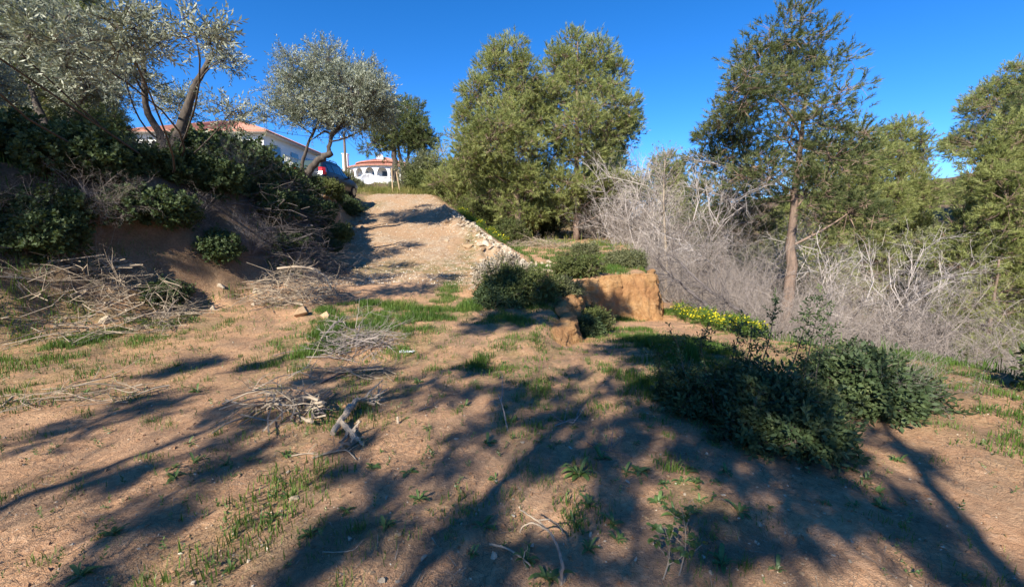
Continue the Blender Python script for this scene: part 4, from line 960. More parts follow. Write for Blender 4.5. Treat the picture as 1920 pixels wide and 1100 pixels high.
for q, (x, y, s) in enumerate([(4, 44, 1.4), (11, 46, 1.5), (18, 44, 1.5), (26, 42, 1.5), (34, 40, 1.6), (42, 36, 1.6), (34, 24, 1.3), (30, 12, 1.2), (24, 6, 1.1), (48, 22, 1.6), (38, 8, 1.4), (50, 42, 2.0), (60, 34, 2.0), (56, 24, 1.9), (70, 44, 2.4), (66, 18, 2.0), (52, 12, 1.7), (80, 30, 2.6), (46, 4, 1.5), (20, 36, 1.3), (14, 28, 1.0), (18, 19, .9), (27, 29, 1.2)]):
    place(S1, ground_point(x, y, .1), q * 1.3, 'leafy shrub on the wooded slope beyond the gully', 'shrubs on the far slope', s)
for q, (x, y, s) in enumerate([(-24, 27, 1.1), (-31, 24, 1.2), (-38, 28, 1.3), (-22, 14, .9), (-29, 13, 1.1), (-36, 15, 1.2), (-45, 18, 1.3), (-20, 6, .8), (-27, 4, 1.0), (-12, 23, .5)]):
    place(S1, ground_point(x, y, .1), q * 1.7, 'rounded shrub scattered over the upper terrace', 'shrubs on the upper terrace', s)
# on and under the left bank
bush(0, 0, 0, .8, .6, .55, 'green ivy-like shrub hiding the lower side of the parked car', 41, 'shrub', 'shrub', 8, .28, 24, 9, base=(-8.05, 18.6), clump_r=.2)
bush(0, 0, 0, .5, .9, .9, 'dark rounded shrub at the bank top beside the ramp head', 42, 'shrub', 'ivy', 7, .4, 24, 9, base=(-7.9, 21.4), clump_r=.2)
bush(0, 0, 0, .8, .7, .95, 'dark creeper-covered shrub round the olive trunk foot', 43, 'ivy', 'ivy', 9, .5, 22, 8, base=(-8.6, 15.8), clump_r=.25)
bush(0, 0, 0, .9, .9, 1.5, 'dark leafy shrub on the bank face below the olive trunk', 44, 'ivy', 'ivy', 9, .55, 22, 8, base=(-8.4, 13.6), clump_r=.25)
bush(0, 0, 0, .5, .6, .6, 'small dark green shrub at mid height of the shaded bank', 45, 'shrub', 'shrub', 6, .3, 20, 8, base=(-6.35, 15.2), clump_r=.15)
place(S33, ground_point(-9.6, 10.3), 2.2, 'leafy green shrub overhanging the bank slope by the small olive', None, .62)
place(S33, ground_point(-9.2, 6.2), 4.4, 'dense rounded shrub low on the open bank slope', None, .55)
place(S33, ground_point(-10.6, 3.6), 1.2, 'tall shrub at the bank foot opposite the leafy thicket', None, .75)
IVY = bush(0, 0, 0, .7, .7, .8, 'dark ivy mound clinging to the shaded bank face', 49, 'ivy', 'ivy', 8, .4, 22, 9, base=(-7.3, 14.8), clump_r=.22)
IVY['group'] = 'ivy mounds on the bank'
for q, (x, y, s_) in enumerate([(-6.9, 12.2, .8), (-7.9, 12.0, 1.2), (-8.6, 11.8, 1.2), (-7.6, 16.4, .8), (-7.5, 17.8, .5), (-6.6, 16.8, .55), (-7.95, 20.0, .45), (-9.3, 17.4, .9), (-9.4, 14.8, 1.4), (-7.0, 10.4, .8), (-8.4, 9.4, 1.0), (-9.6, 8.4, 1.1), (-10.5, 6.6, 1.2), (-9.0, 4.6, .8), (-10.8, 1.8, 1.1), (-11.5, 4.4, 1.4), (-8.0, 7.6, .7), (-6.3, 12.9, .6), (-6.7, 13.9, .75), (-7.0, 15.7, .75), (-7.1, 16.9, .6), (-5.9, 11.4, .5), (-6.5, 11.6, .8), (-7.4, 13.2, .9), (-6.2, 14.6, .45)]):
    place(IVY, ground_point(x, y, .1), q * 1.9, 'dark ivy mound clinging to the shaded bank face', 'ivy mounds on the bank', s_)
for q, (x, y, s_) in enumerate([(-6.3, 9.6, .6), (-7.2, 8.8, .75), (-6.6, 8.2, .45), (-7.9, 7.2, .7), (-7.4, 9.9, .8), (-8.6, 5.6, .6), (-8.2, 8.4, .8), (-9.3, 4.0, .7)]):
    place(IVY, ground_point(x, y, .08), q * 1.3 + .5, 'low dark leafy mound on the open lower slope of the bank', 'leafy mounds on the lower bank slope', s_)
# the middle of the view
C0 = on_ground(965, 580)
bush(0, 0, 0, .55, .35, .95, 'dark green round bush in the middle at the foot of the ramp rubble', 51, 'lentisk', 'shrub', 10, .34, 40, 10, base=(C0[0] + .15, C0[1] + .75), clump_r=.14)
bush(0, 0, 0, .4, .3, .5, 'low dark bush tangled with dry stalks before the round bush', 52, 'lentisk', 'lentisk', 7, .24, 30, 9, base=(C0[0] - .42, C0[1] + .45), clump_r=.12)
bush(0, 0, 0, .6, .3, .95, 'pale dry-leaved bush in front of the white rubble', 53, 'dry', 'blossom', 10, .26, 22, 8, base=(C0[0] - .12, C0[1] + 1.5), clump_r=.14, bark=M['twig_tan'], shell=.6)
for (u, v, h, lab, sd_, mt) in [(1078, 520, .75, 'small round bush growing at the clay bank brink', 54, 'shrub'), (1095, 480, .55, 'little green bush in the terrace grass before the straight trunk', 55, 'shrub_grey'), (1160, 497, .5, 'spreading grey-green bush along the terrace end', 56, 'shrub_grey'), (1192, 500, .45, 'small tuft bush at the outer corner of the terrace', 57, 'shrub_grey')]:
    p = on_ground(u, v); bush(0, 0, 0, h * .6, h * .4, h, lab, sd_, 'lentisk', mt, 7, h * .38, 26, 9, base=(p[0], p[1]), clump_r=.12)

for (x, y, h, lab, sd_, mt) in [(1.75, 9.35, .55, 'leafy weed bush in the hollow of the clay step', 58, 'shrub'), (1.45, 8.55, .4, 'low bush under the eroded clay knob', 59, 'lentisk'), (1.95, 10.25, .5, 'dark bush where the clay step meets the clay face', 60, 'shrub'), (1.1, 9.6, .4, 'bush fringing the brink above the clay knob', 67, 'shrub_grey')]:
    bush(0, 0, 0, h * .6, h * .5, h, lab, sd_, 'lentisk', mt, 6, h * .36, 20, 9, base=(x, y), clump_r=.12)
# the leafy thicket at the right of the foreground
T0 = on_ground(1310, 830)
thicket = bush(0, 0, 0, .42, .42, .46, 'dark green leafy thicket at the edge of the lower path', 61, 'lentisk', 'lentisk', 13, .15, 30, 9, base=(T0[0] + .68, T0[1] + .25), clump_r=.15, name='leafy_thicket')
bush(0, 0, 0, .4, .4, .34, 'low spreading leafy bush in front of the tall-stemmed thicket', 62, 'lentisk', 'lentisk', 9, .13, 24, 9, base=(T0[0] + .35, T0[1] + .8), clump_r=.12)
place(thicket, ground_point(T0[0] + 2.0, T0[1] + .9), 2.3, 'big leafy bush on the gully brink beside the thicket', None, (1.15, 1.1, 1.0))
place(thicket, ground_point(6.3, 3.9), 4.1, 'tall leafy bush at the outer end of the gully brink', None, (1.6, 1.6, 2.0))
place(thicket, ground_point(4.3, 2.6), 5.6, 'low leafy bush on bare soil between thicket and tall brink bush', None, (.9, .9, .8))
def tall_shoots():
    rng = np.random.RandomState(66)
    for k, (dx, dy, h, lx) in enumerate([(-.2, .2, .85, -.3), (.15, .1, .95, .1), (.4, .3, 1.15, .2), (.62, .1, 1.1, .22), (0, .5, .8, -.1), (-.4, .45, .6, -.15), (.3, .6, .9, .05), (.9, .2, 1.0, .1), (-.1, -.1, .5, -.2), (.5, -.15, .6, .1), (.75, .5, 1.2, .3)]):
        b = ground_point(T0[0] + .48 + dx, T0[1] + .5 + dy); o = thing('leafy_shoot', 'tall thin leafy shoot rising out of the dark green thicket', 'shoot', b, group='shoots of the thicket')
        s = np.linspace(0, 1, 8); pts = np.stack([lx * s ** 1.5 + .02 * np.sin(s * 9 + k), .1 * s * math.sin(k), h * s], 1); m = MB(); m.tube(pts, np.linspace(.008, .002, 8), 5); m.build('stem', M['bark_dark'], o)
        q = rng.uniform(.45, 1, 26); P = np.stack([np.interp(q, s, pts[:, i]) for i in range(3)], 1); lv = MB(); d = unit(rng.normal(size=(26, 3)) + [0, 0, .5]); put_sprays(lv, rng, 'lentisk', P, d, (.5, .8)); lv.build('leaves', M['lentisk'], o)
tall_shoots()

# ------------------------------------------------------------------ dead grey brush of the gully
D1 = dead_shrub('dead_shrub', 'grey leafless brush filling the gully behind the clay bank', ground_point(6.6, 17.0, .1), 3.6, 1.1, 34, 71, M['twig_grey'], ((9, .42, .75), (7, .5, .8), (3, .5, .8)), .012, 'grey dead brush in the gully')
for q, (x, y, s) in enumerate([(5.6, 18.8, .8), (7.4, 18.8, .7), (6.0, 14.6, .62), (7.2, 14.4, .85), (8.6, 16.0, .7), (8.0, 12.6, .8), (6.3, 12.6, .55), (9.8, 14.0, 1.0), (10.4, 17.6, 1.15), (6.4, 22.4, .8), (7.6, 23.0, 1.05), (9.4, 20.6, 1.15), (4.8, 27.2, 1.1), (6.6, 28.0, 1.2), (6.6, 10.8, .6), (8.6, 9.8, .8), (11.5, 11.6, 1.0), (10.4, 8.2, .8), (13.2, 15.4, 1.15), (12.6, 9.2, .9), (12.2, 20.5, 1.2), (8.3, 25.5, 1.2), (11.5, 25, 1.3), (5.2, 25.5, .9), (12, 6, .8)]):
    place(D1, ground_point(x, y, .1), q * 2.1, 'grey leafless brush filling the gully behind the clay bank', 'grey dead brush in the gully', s)
D1.rotation_euler[2] = .6
M['twig_pale'] = bark_mat('pale_dead_twigs', (.22, .185, .16), (.44, .39, .35), 5)
D2 = dead_shrub('dead_tree', 'tall pale leafless tree rising above the gully brush', ground_point(6.3, 18.6, .1), 5.4, .5, 9, 76, M['twig_pale'], ((16, .36, .6), (8, .5, .7), (5, .5, .8)), .03, 'pale leafless trees in the gully', 'dead tree')
for q, (x, y, s_) in enumerate([(6.5, 20.6, .95), (6.6, 23.8, .9), (10.6, 21.5, 1.1), (11.0, 14.8, .9)]):
    place(D2, ground_point(x, y, .1), q * 1.7 + .8, 'tall pale leafless tree rising above the gully brush', 'pale leafless trees in the gully', s_)
for q, (x, y, s_) in enumerate([(8.2, 14.6, .34), (10.0, 12.4, .38), (6.4, 20.0, .4), (9.2, 22.5, .55), (12.2, 16.5, .5), (7.2, 12.0, .26)]):
    place(S1, ground_point(x, y, .1), q * 1.1, 'green shrub growing up through the grey gully brush', 'green shrubs in the gully brush', s_)
for q, (x, y, s_) in enumerate([(-6.1, 10.2, .26), (-6.8, 9.2, .24), (-7.6, 8.2, .3), (-7.0, 11.2, .3), (-8.4, 6.8, .28), (-8.9, 5.0, .26), (-7.9, 9.9, .3), (-9.7, 3.2, .3)]):
    place(D1, ground_point(x, y, .05), q * 2.3, 'thin leafless scrub sprouting from the bare bank slope', 'leafless scrub on the bank slope', s_)
for q, (dx, dy, s_) in enumerate([(.75, .45, .16), (2.2, .8, .2)]):
    place(D1, ground_point(T0[0] + dx, T0[1] + dy, .03), q * 1.3, 'dry twiggy stems standing inside the dark green thicket', 'dry stems in the thicket', s_)
# slender dead pine with cones still on it
def dead_pine():
    b = ground_point(at(1252, 470, 17.5)[0], 17.5, .1); top = at(1246, 285, 17.5); h = top[2] - b[2]; rng = np.random.RandomState(75)
    root = thing('dead_pine', 'slender bare dead pine with cones standing in grey brush', 'tree', b)
    s = np.linspace(0, 1, 10); pts = np.stack([(top[0] - b[0]) * s + .06 * np.sin(s * 7), .05 * np.cos(s * 5), h * s], 1)
    m = MB(); m.tube(pts, np.linspace(.08, .012, 10), 8, jag=.05, rng=rng); m.build('trunk', M['twig_tan'], root, smooth=True)
    n = 60; q = rng.uniform(.3, 1, n); P = np.stack([np.interp(q, s, pts[:, i]) for i in range(3)], 1); a = rng.uniform(0, 2 * np.pi, n)
    D = unit(np.stack([np.cos(a), np.sin(a), rng.uniform(.3, 1.1, n)], 1)); tw, tip, td = twig_mesh(rng, P, D, (1.25 - q) * 1.5 + .25, np.full(n, .013), ((4, .5, .5), (3, .55, .6)))
    tw.build('branches', M['twig_grey'], root)
    c = MB(); k = rng.choice(len(tip), 150, False)
    cone = leaf_spray(3, 1); ico = np.array([(0, 0, -.045), (.022, 0, 0), (-.011, .02, 0), (-.011, -.02, 0), (0, 0, .03)]); c.inst((ico, np.array([(0, 2, 1), (0, 3, 2), (0, 1, 3), (4, 1, 2), (4, 2, 3), (4, 3, 1)])), tip[k], frames(rng, td[k]), 1.1, .4); cc = c.build('cones', M['bark_dark'], root); cc['kind'] = 'stuff'
dead_pine()
# pale bare branches sticking out of the right-hand pine
for q, (u0, v0, u1, v1, Y, lab) in enumerate([(1400, 390, 1290, 350, 16.5, 'long pale bare branch reaching out of the dark gully pine'), (1395, 330, 1300, 300, 17, 'upper pale bare branch reaching out of the dark gully pine'), (1350, 512, 1290, 468, 14.5, 'thin white dead branch caught in the brush above the fallen trunk')]):
    a, b = at(u0, v0, Y + .6), at(u1, v1, Y); rng = np.random.RandomState(80 + q); root = thing('dead_branch', lab, 'branch', a) if q == 2 else pineE; off = np.zeros(3) if q == 2 else a - bE
    s = np.linspace(0, 1, 8)[:, None]; pts = (b - a) * s + np.array([0, 0, .12]) * np.sin(s * 3.1); m = MB(); m.tube(pts, np.linspace(.03, .008, 8), 6); lm = m.build('limb' if q == 2 else 'dead_branch', M['twig_pale'], root, loc=tuple(off))
    P = pts[2:].repeat(5, 0); D = unit((b - a)[None] / np.linalg.norm(b - a) + rng.normal(size=(len(P), 3)) * .55); tw, _, _ = twig_mesh(rng, P, D, rng.uniform(.3, .8, len(P)), np.full(len(P), .008), ((4, .5, .6),)); tw.build('twigs', M['twig_pale'], lm)
# dark fallen trunk leaning across the gully
def fallen_trunk():
    for q, (pp, r, lab) in enumerate([([(1250, 508, 12.2), (1290, 545, 11.7), (1335, 582, 11.2), (1385, 618, 10.6)], .07, 'dark fallen trunk with bare side branches leaning across the gully brink'), ([(1276, 492, 12.6), (1318, 535, 12.0), (1352, 560, 11.4), (1400, 590, 10.8)], .05, 'thinner dark fallen trunk lying behind the bigger fallen one')]):
        P = np.array([at(*p) for p in pp]); rng = np.random.RandomState(90 + q); b = P[-1].copy(); P = P - b
        root = thing('fallen_tree', lab, 'fallen tree', b); t = np.linspace(0, 3, 16); pts = np.stack([np.interp(t, range(4), P[:, i]) for i in range(3)], 1); pts[1:-1] += rng.normal(size=(14, 3)) * .015
        m = MB(); m.tube(pts, np.linspace(.025, r, 16), 8, jag=.08, rng=rng); m.build('trunk', M['twig_dark'], root)
        k = 34; i = rng.randint(0, 13, k); D = unit(np.array([-.8, .1, .25]) + rng.normal(size=(k, 3)) * .55); tw, _, _ = twig_mesh(rng, pts[i], D, rng.uniform(.3, 1.0, k), np.full(k, .012), ((4, .5, .6), (3, .5, .6))); tw.build('side_branches', M['twig_dark'], root)
fallen_trunk()

# ------------------------------------------------------------------ brushwood heaps
def brush_heap(name, label, c, sx, sy, h, n, seed, mat, r0=.008, ln=(.5, 1.3), levels=((4, .5, .6), (3, .5, .7)), cat='brush pile'):
    rng = np.random.RandomState(seed); b = np.array([c[0], c[1], hz(c[0], c[1])]); root = thing(name, label, cat, b)
    a = rng.uniform(0, 2 * np.pi, n); t = rng.uniform(0, 1, n) ** .5
    x = np.cos(a) * t * sx; y = np.sin(a) * t * sy; z = height(x + b[0], y + b[1]) - b[2] + h * (1 - t * t) * rng.uniform(0, 1, n) + .02
    P = np.stack([x, y, z], 1); aa = rng.uniform(0, 2 * np.pi, n); D = unit(np.stack([np.cos(aa), np.sin(aa), rng.normal(0, .16, n)], 1)); L = rng.uniform(ln[0], ln[1], n); P = P - D * L[:, None] * .45
    P[:, 2] = np.maximum(P[:, 2], height(P[:, 0] + b[0], P[:, 1] + b[1]) - b[2] + .01)
    k = max(3, n // 6)
    for i in range(k):
        pts = np.array([P[i] + D[i] * L[i] * s + np.array([0, 0, -.1 * s * s * L[i] + .03 * math.sin(5 * s + i)]) for s in np.linspace(0, 1.1, 7)]); pts[:, 2] = np.maximum(pts[:, 2], height(pts[:, 0] + b[0], pts[:, 1] + b[1]) - b[2] + .005)
        m = MB(); m.tube(pts, np.linspace(r0 * 1.7, r0 * .6, 7), 6); m.build('branch', mat, root)
    tw, _, _ = twig_mesh(rng, P, D, L, np.full(n, r0), levels, gravity=-.12, thick=3)
    # rest on the soil instead of passing through it
    for q in tw.V: q[:, 2] = np.maximum(q[:, 2], height(q[:, 0] + b[0], q[:, 1] + b[1]) - b[2] + .004)
    tw.build('twigs', mat, root); return root
g = on_ground(590, 600)
brush_heap('brush_pile', 'tan brushwood heap with a bent bare branch at the bank foot', (-4.6, 9.2), .9, .7, .75, 130, 101, M['twig_tan'])
brush_heap('brush_pile', 'big dark brushwood heap in the shade of the bank', (-5.55, 11.6), 1.0, 1.5, 1.25, 200, 102, M['twig_dark'], .008, (.6, 1.6))
brush_heap('brush_pile', 'dark brushwood spilling down the upper bank face', (-6.9, 13.4), .9, 1.3, .9, 120, 103, M['twig_dark'], .008, (.6, 1.4))
p = on_ground(665, 655); brush_heap('brush_pile', 'low grey twig pile on the sunny grass', (p[0], p[1]), .55, .35, .3, 70, 104, M['twig_grey'], .006, (.4, .9))
p = on_ground(650, 705); brush_heap('brush_pile', 'flat dark twigs on bare soil beside the grey pile', (p[0], p[1]), .5, .22, .1, 22, 105, M['twig_tan'], .005, (.3, .8), ((3, .5, .5), (2, .5, .6)))
p = on_ground(560, 770); brush_heap('brush_pile', 'small tangle of weathered sticks beside the broken log', (p[0] - .1, p[1]), .35, .25, .18, 34, 106, M['twig_tan'], .009, (.3, .8), ((3, .45, .6), (2, .5, .6)))
brush_heap('brush_pile', 'wide grey brushwood heap below the lentisk slope', (-6.6, 7.2), 1.1, .9, .7, 120, 107, M['twig_tan'])
brush_heap('brush_pile', 'scattered thin sticks on open soil away from the log', (-4.3, 4.1), .7, .4, .1, 26, 108, M['twig_tan'], .006, (.3, .9), ((3, .5, .5), (2, .5, .6)))
brush_heap('brush_pile', 'pinkish dry brush lying between the two pine trunks', tuple(at(1010, 470, 20.5)[:2]), 1.6, .6, .45, 110, 109, M['twig_tan'], .008, (.5, 1.2))

def limb(name, label, pts, rad, mat, seed, twigs=0, cat='branch', tl=(.15, .4), k=7, root=None):
    """a bare branch lying about: pts are world points"""
    rng = np.random.RandomState(seed); P = np.array(pts, float); b = P[0].copy(); b[2] = min(b[2], hz(b[0], b[1])); n = len(P); part = 'wood' if root is None else 'fork'
    if root is None: root = thing(name, label, cat, b)
    else: b = np.array(root.location)
    t = np.linspace(0, n - 1, n * 4); c = np.stack([np.interp(t, range(n), P[:, i]) for i in range(3)], 1)
    for _ in range(2): c[1:-1] = (c[:-2] + 2 * c[1:-1] + c[2:]) / 4
    c[1:-1] += rng.normal(size=(len(c) - 2, 3)) * rad[0] * .15
    m = MB(); m.tube(c - b, np.linspace(rad[0], rad[1], len(c)), k, jag=.08, rng=rng); m.build(part, mat, root)
    if twigs:
        i = rng.randint(len(c) // 4, len(c), twigs); D = unit((c[-1] - c[0])[None] / np.linalg.norm(c[-1] - c[0]) + rng.normal(size=(twigs, 3)) * .7); D[:, 2] = np.abs(D[:, 2]) * .6
        for q in range(twigs):
            tw, _, _ = twig_mesh(rng, (c[i] - b)[q:q + 1], D[q:q + 1], rng.uniform(tl[0], tl[1], 1), np.full(1, max(rad[1] * .8, .003)), ((3, .5, .6),), thick=3); tw.build('twig', mat, root)
    return root
def gp(u, v, lift=0.0):
    p = on_ground(u, v); return p + np.array([0, 0, lift])
# the broken log and its props
lg0 = gp(624, 819, .03); tipd = ray(657, 761); tipt = np.array([0, 0, EYE]) + tipd * 3.80
limb('broken_log', 'broken weathered log propped slantwise on bare soil', [lg0, (lg0 + tipt) / 2, tipt], (.022, .03), M['log'], 110, 0, 'log', k=9)
lt = (lg0 + tipt * 2) / 3
limb('broken_log', 'forked branch lying under the propped broken log', [tipt + [0.0, .03, -.04], gp(668, 765, .09), gp(690, 760, .03), gp(704, 762, .02)], (.024, .014), M['log'], 111, 9, 'log', (.12, .3))
limb('broken_log', 'short grey stub lying at the foot of the broken log', [gp(640, 805, .06), gp(654, 815, .05), gp(667, 831, .02)], (.022, .026), M['log'], 112, 4, 'log', (.1, .25))
limb('fallen_branch', 'short dark stick end poking from the stick tangle', [gp(560, 762, .08), gp(582, 774, .03), gp(594, 785, .02)], (.014, .02), M['twig_dark'], 113, 3)
limb('fallen_branch', 'long thin forked twig lying on the soil below the log', [gp(586, 861, .01), gp(615, 854, .02), gp(650, 850, .03), gp(668, 864, .01)], (.009, .004), M['twig_tan'], 114, 6, tl=(.1, .3))
limb('fallen_branch', 'thin twig lying along the bare soil by the sunlit patch', [gp(545, 858, .01), gp(575, 853, .015), gp(600, 855, .01)], (.006, .003), M['twig_tan'], 115, 3, tl=(.1, .2))
limb('fallen_branch', 'pale bent branch arching over the tan brushwood heap', [at(520, 503, 9.0), at(560, 499, 9.0), at(590, 504, 8.9), at(612, 520, 8.8), at(622, 545, 8.8)], (.022, .014), M['log'], 116, 5)
limb('fallen_branch', 'forked dead branch standing out of the grey twig pile', [gp(585, 658, .01), gp(612, 640, .12), gp(632, 626, .2), at(648, 605, 6.9)], (.016, .008), M['twig_grey'], 117, 10, tl=(.15, .5))
limb('fallen_branch', 'dark bare branch stretched beside the grey twig pile', [gp(600, 720, .01), gp(650, 700, .03), gp(690, 692, .03), gp(740, 692, .01)], (.01, .005), M['twig_dark'], 118, 8, tl=(.15, .4))
limb('fallen_branch', 'whitish dry branch on the sunny grass edge', [gp(575, 672, .02), gp(610, 673, .03), gp(650, 676, .02), gp(668, 680, .01)], (.009, .004), M['twig_grey'], 119, 8, tl=(.12, .35))
limb('fallen_branch', 'short upright stub of stick in the bare soil', [gp(746, 795, 0), gp(746, 793, .06)], (.012, .011), M['log'], 120)
limb('fallen_branch', 'dark curved stick on needle litter among weeds', [gp(785, 772, .01), gp(800, 768, .02), gp(822, 762, .01)], (.008, .004), M['twig_dark'], 121, 2)
limb('fallen_branch', 'thin pale upright twig among the weed clumps', [gp(952, 808, .0), gp(945, 795, .12), gp(934, 790, .25)], (.006, .003), M['twig_grey'], 122, 3)
limb('fallen_branch', 'curled bleached twig lying between weed clumps', [gp(1040, 800, .01), gp(1062, 796, .03), gp(1078, 805, .05), gp(1086, 782, .08)], (.005, .003), M['twig_grey'], 123, 6, tl=(.1, .25))
limb('fallen_branch', 'small dark knotted twigs on the litter by the leafy bush', [gp(1100, 830, .01), gp(1120, 845, .02), gp(1150, 850, .01)], (.005, .002), M['twig_dark'], 124, 4)
# bare curving branch rising in front
f0 = gp(1052, 1096, .0)
CB = limb('curving_branch', 'brown curving bare branch with forked tips over the foreground soil', [f0, f0 + [.005, .0, .10], at(1048, 1030, f0[1] + .06), at(1035, 1000, f0[1] + .12), at(1008, 975, f0[1] + .2), at(975, 955, f0[1] + .28)], (.009, .004), M['twig_tan'], 125, 0)
limb('curving_branch', 'short side fork curving off the brown bare branch', [at(1030, 995, f0[1] + .13), at(1000, 978, f0[1] + .14), at(980, 985, f0[1] + .16), at(975, 998, f0[1] + .17)], (.005, .003), M['twig_tan'], 126, 0, root=CB)
limb('curving_branch', 'looping side fork behind the brown bare branch', [at(1008, 975, f0[1] + .2), at(1030, 972, f0[1] + .22), at(1050, 985, f0[1] + .24), at(1056, 1000, f0[1] + .24)], (.004, .003), M['twig_tan'], 127, 0, root=CB)
limb('fallen_branch', 'pale forked stick lying by the white pebble', [gp(918, 1026, .02), gp(945, 1036, .03), gp(972, 1052, .03), gp(995, 1066, .01)], (.006, .004), M['log'], 128, 2, tl=(.06, .15))
limb('fallen_branch', 'thin tan twig lying on the dusty soil', [gp(605, 1038, .01), gp(640, 1040, .015), gp(665, 1034, .01), gp(680, 1022, .02)], (.004, .002), M['twig_tan'], 129, 0)
# white litter
M['litter'] = plain_mat('white_plastic', (.7, .7, .72), .4, .4, 0, .06, 20, .3)
def rag(u, v, w, h, lab, seed, lift=.0, Y=None):
    p = gp(u, v) if Y is None else at(u, v, Y); rng = np.random.RandomState(seed); n = 9; xs = np.linspace(-1, 1, n)
    X, Yg = np.meshgrid(xs, xs); Z = .5 * np.abs(fbm(X + seed, Yg, .8, 3, seed)) + .04
    V = np.stack([X * w * (1 + .2 * rng.normal(size=X.shape) * .5), Yg * w * .5, Z * h], -1).reshape(-1, 3); V2 = V - [0, 0, .004]
    i = np.arange(n * n).reshape(n, n); Qs = np.stack([i[:-1, :-1], i[:-1, 1:], i[1:, 1:], i[1:, :-1]], -1).reshape(-1, 4)
    m = MB(); m.add(V, Q=Qs); m.add(V2, Q=Qs[:, ::-1]); tag(m.build('plastic_scrap', M['litter'], loc=tuple(p + [0, 0, lift])), lab, 'litter')
rag(762, 660, .09, .06, 'crumpled white plastic scrap on bare soil beside grass', 5)
rag(556, 455, .19, .3, 'crumpled white plastic caught in the dark brushwood', 6, 0, 12.2)

# ------------------------------------------------------------------ stones
def rock_mesh(seed, mat, flat=.7, pts=13):
    rng = np.random.RandomState(seed); P = unit(rng.normal(size=(pts, 3))) * rng.uniform(.75, 1.0, (pts, 1)) * [1, .8, flat] * .5
    bm = bmesh.new(); vs_ = [bm.verts.new(p) for p in P]; r = bmesh.ops.convex_hull(bm, input=vs_)
    bmesh.ops.delete(bm, geom=[v for v in bm.verts if not v.link_faces], context='VERTS')
    me = bpy.data.meshes.new('stone'); bm.to_mesh(me); bm.free(); me.materials.append(mat); return me
ROCKS = [rock_mesh(s, M['stone'], f) for s, f in ((1, .6), (2, .75), (3, .5), (4, .65), (5, .8), (6, .45))]
TAN = [rock_mesh(s, M['stone_tan'], f) for s, f in ((7, .6), (8, .75), (9, .5), (10, .7))]
def stone(x, y, size, label, group=None, meshes=ROCKS, rng=_rs, name='stone', sink=.22, stretch=None):
    o = link(name, meshes[rng.randint(len(meshes))]); s = size * np.array(stretch if stretch is not None else rng.uniform(.75, 1.25, 3))
    o.scale = tuple(s); o.rotation_euler = (rng.normal() * .25, rng.normal() * .25, rng.uniform(0, 6.28)); o.location = (x, y, hz(x, y) + size * (.25 - sink * .6))
    return tag(o, label, 'stone', group)
rs = np.random.RandomState(200)
for k in range(190):       # rubble thrown up along the ramp's outer edge
    y = 11.6 + 10.5 * rs.uniform() ** 1.3; x = XR(y) + .15 - abs(rs.normal()) * .65; s = rs.choice([.09, .13, .19, .27, .38], p=[.28, .3, .22, .14, .06])
    stone(x, y, s, 'pale broken limestone block in the rubble edge of the ramp', 'limestone rubble along the ramp edge', rng=rs)
for k in range(90):
    y = 11.2 + 14 * rs.uniform() ** 1.2; x = XL(y) + .3 + rs.uniform() * (XR(y) - XL(y) - .6); s = rs.choice([.05, .07, .1, .14], p=[.4, .3, .2, .1])
    stone(x, y, s, 'small loose stone on the gravel of the ramp', 'loose stones on the ramp', rng=rs)
for k in range(80):
    y = 3.5 + 19 * rs.uniform(); x = XL(y) + .05 + rs.normal() * .4 - .5 * rs.uniform() * (y < 11); s = rs.choice([.09, .13, .2, .27], p=[.35, .35, .2, .1])
    stone(x, y, s, 'shaded stone lying along the foot of the dark bank', 'stones along the bank foot', rng=rs)
for k in range(26):
    p = gp(rs.uniform(985, 1040), rs.uniform(488, 512)); stone(p[0], p[1], rs.choice([.1, .15, .22]), 'white limestone lump heaped behind the round bush', 'white stones behind the round bush', rng=rs)
for (u, v, s, lab, me) in [(878, 466, .62, 'large tan boulder lodged in the ramp rubble', TAN), (905, 470, .4, 'brown broken boulder beside the large tan one', TAN), (838, 452, .26, 'grey flat rock lying on the upper ramp', ROCKS), (842, 465, .2, 'dark-shadowed small rock on the ramp gravel', TAN), (838, 418, .5, 'long flat slab at the upper rubble edge', ROCKS),
                           (903, 592, .12, 'white rock on grass before the low dark bush', ROCKS), (612, 598, .34, 'flat pale rock in grass before the tan brushwood', TAN), (566, 592, .4, 'brown earthy boulder under the tan brushwood', TAN), (925, 1043, .06, 'white angular pebble beside the pale forked stick', ROCKS), (793, 1048, .05, 'white pebble on the dusty foreground soil', ROCKS),
                           (551, 936, .085, 'white stone in the shade of the foreground soil', ROCKS), (716, 1090, .05, 'pale stone at the near edge of the bare soil', ROCKS), (1178, 905, .045, 'whitish pebble on dark needle litter', ROCKS), (655, 1012, .05, 'grey pebble beside a dry grass tuft', ROCKS), (1185, 1060, .05, 'tan flat stone beside the young sapling', TAN), (1212, 972, .04, 'pinkish pebble among foreground weeds', TAN),
                           (1052, 1090, .07, 'pale round stone at the foot of the curving branch', ROCKS), (672, 793, .05, 'pale yellow stone below the broken log', ROCKS), (1157, 772, .05, 'yellowish stone on shaded soil by the leafy bush', TAN)]:
    p = gp(u, v); stone(p[0], p[1], s, lab, None, me, rs, 'boulder' if s > .3 else 'stone')
for k in range(120):
    u, v = rs.uniform(300, 1600), rs.uniform(640, 1095); p = gp(u, v); stone(p[0], p[1], rs.uniform(.018, .045), 'little pale pebble embedded in the bare foreground soil', 'pebbles of the foreground soil', ROCKS if rs.uniform() < .6 else TAN, rs, 'pebble')
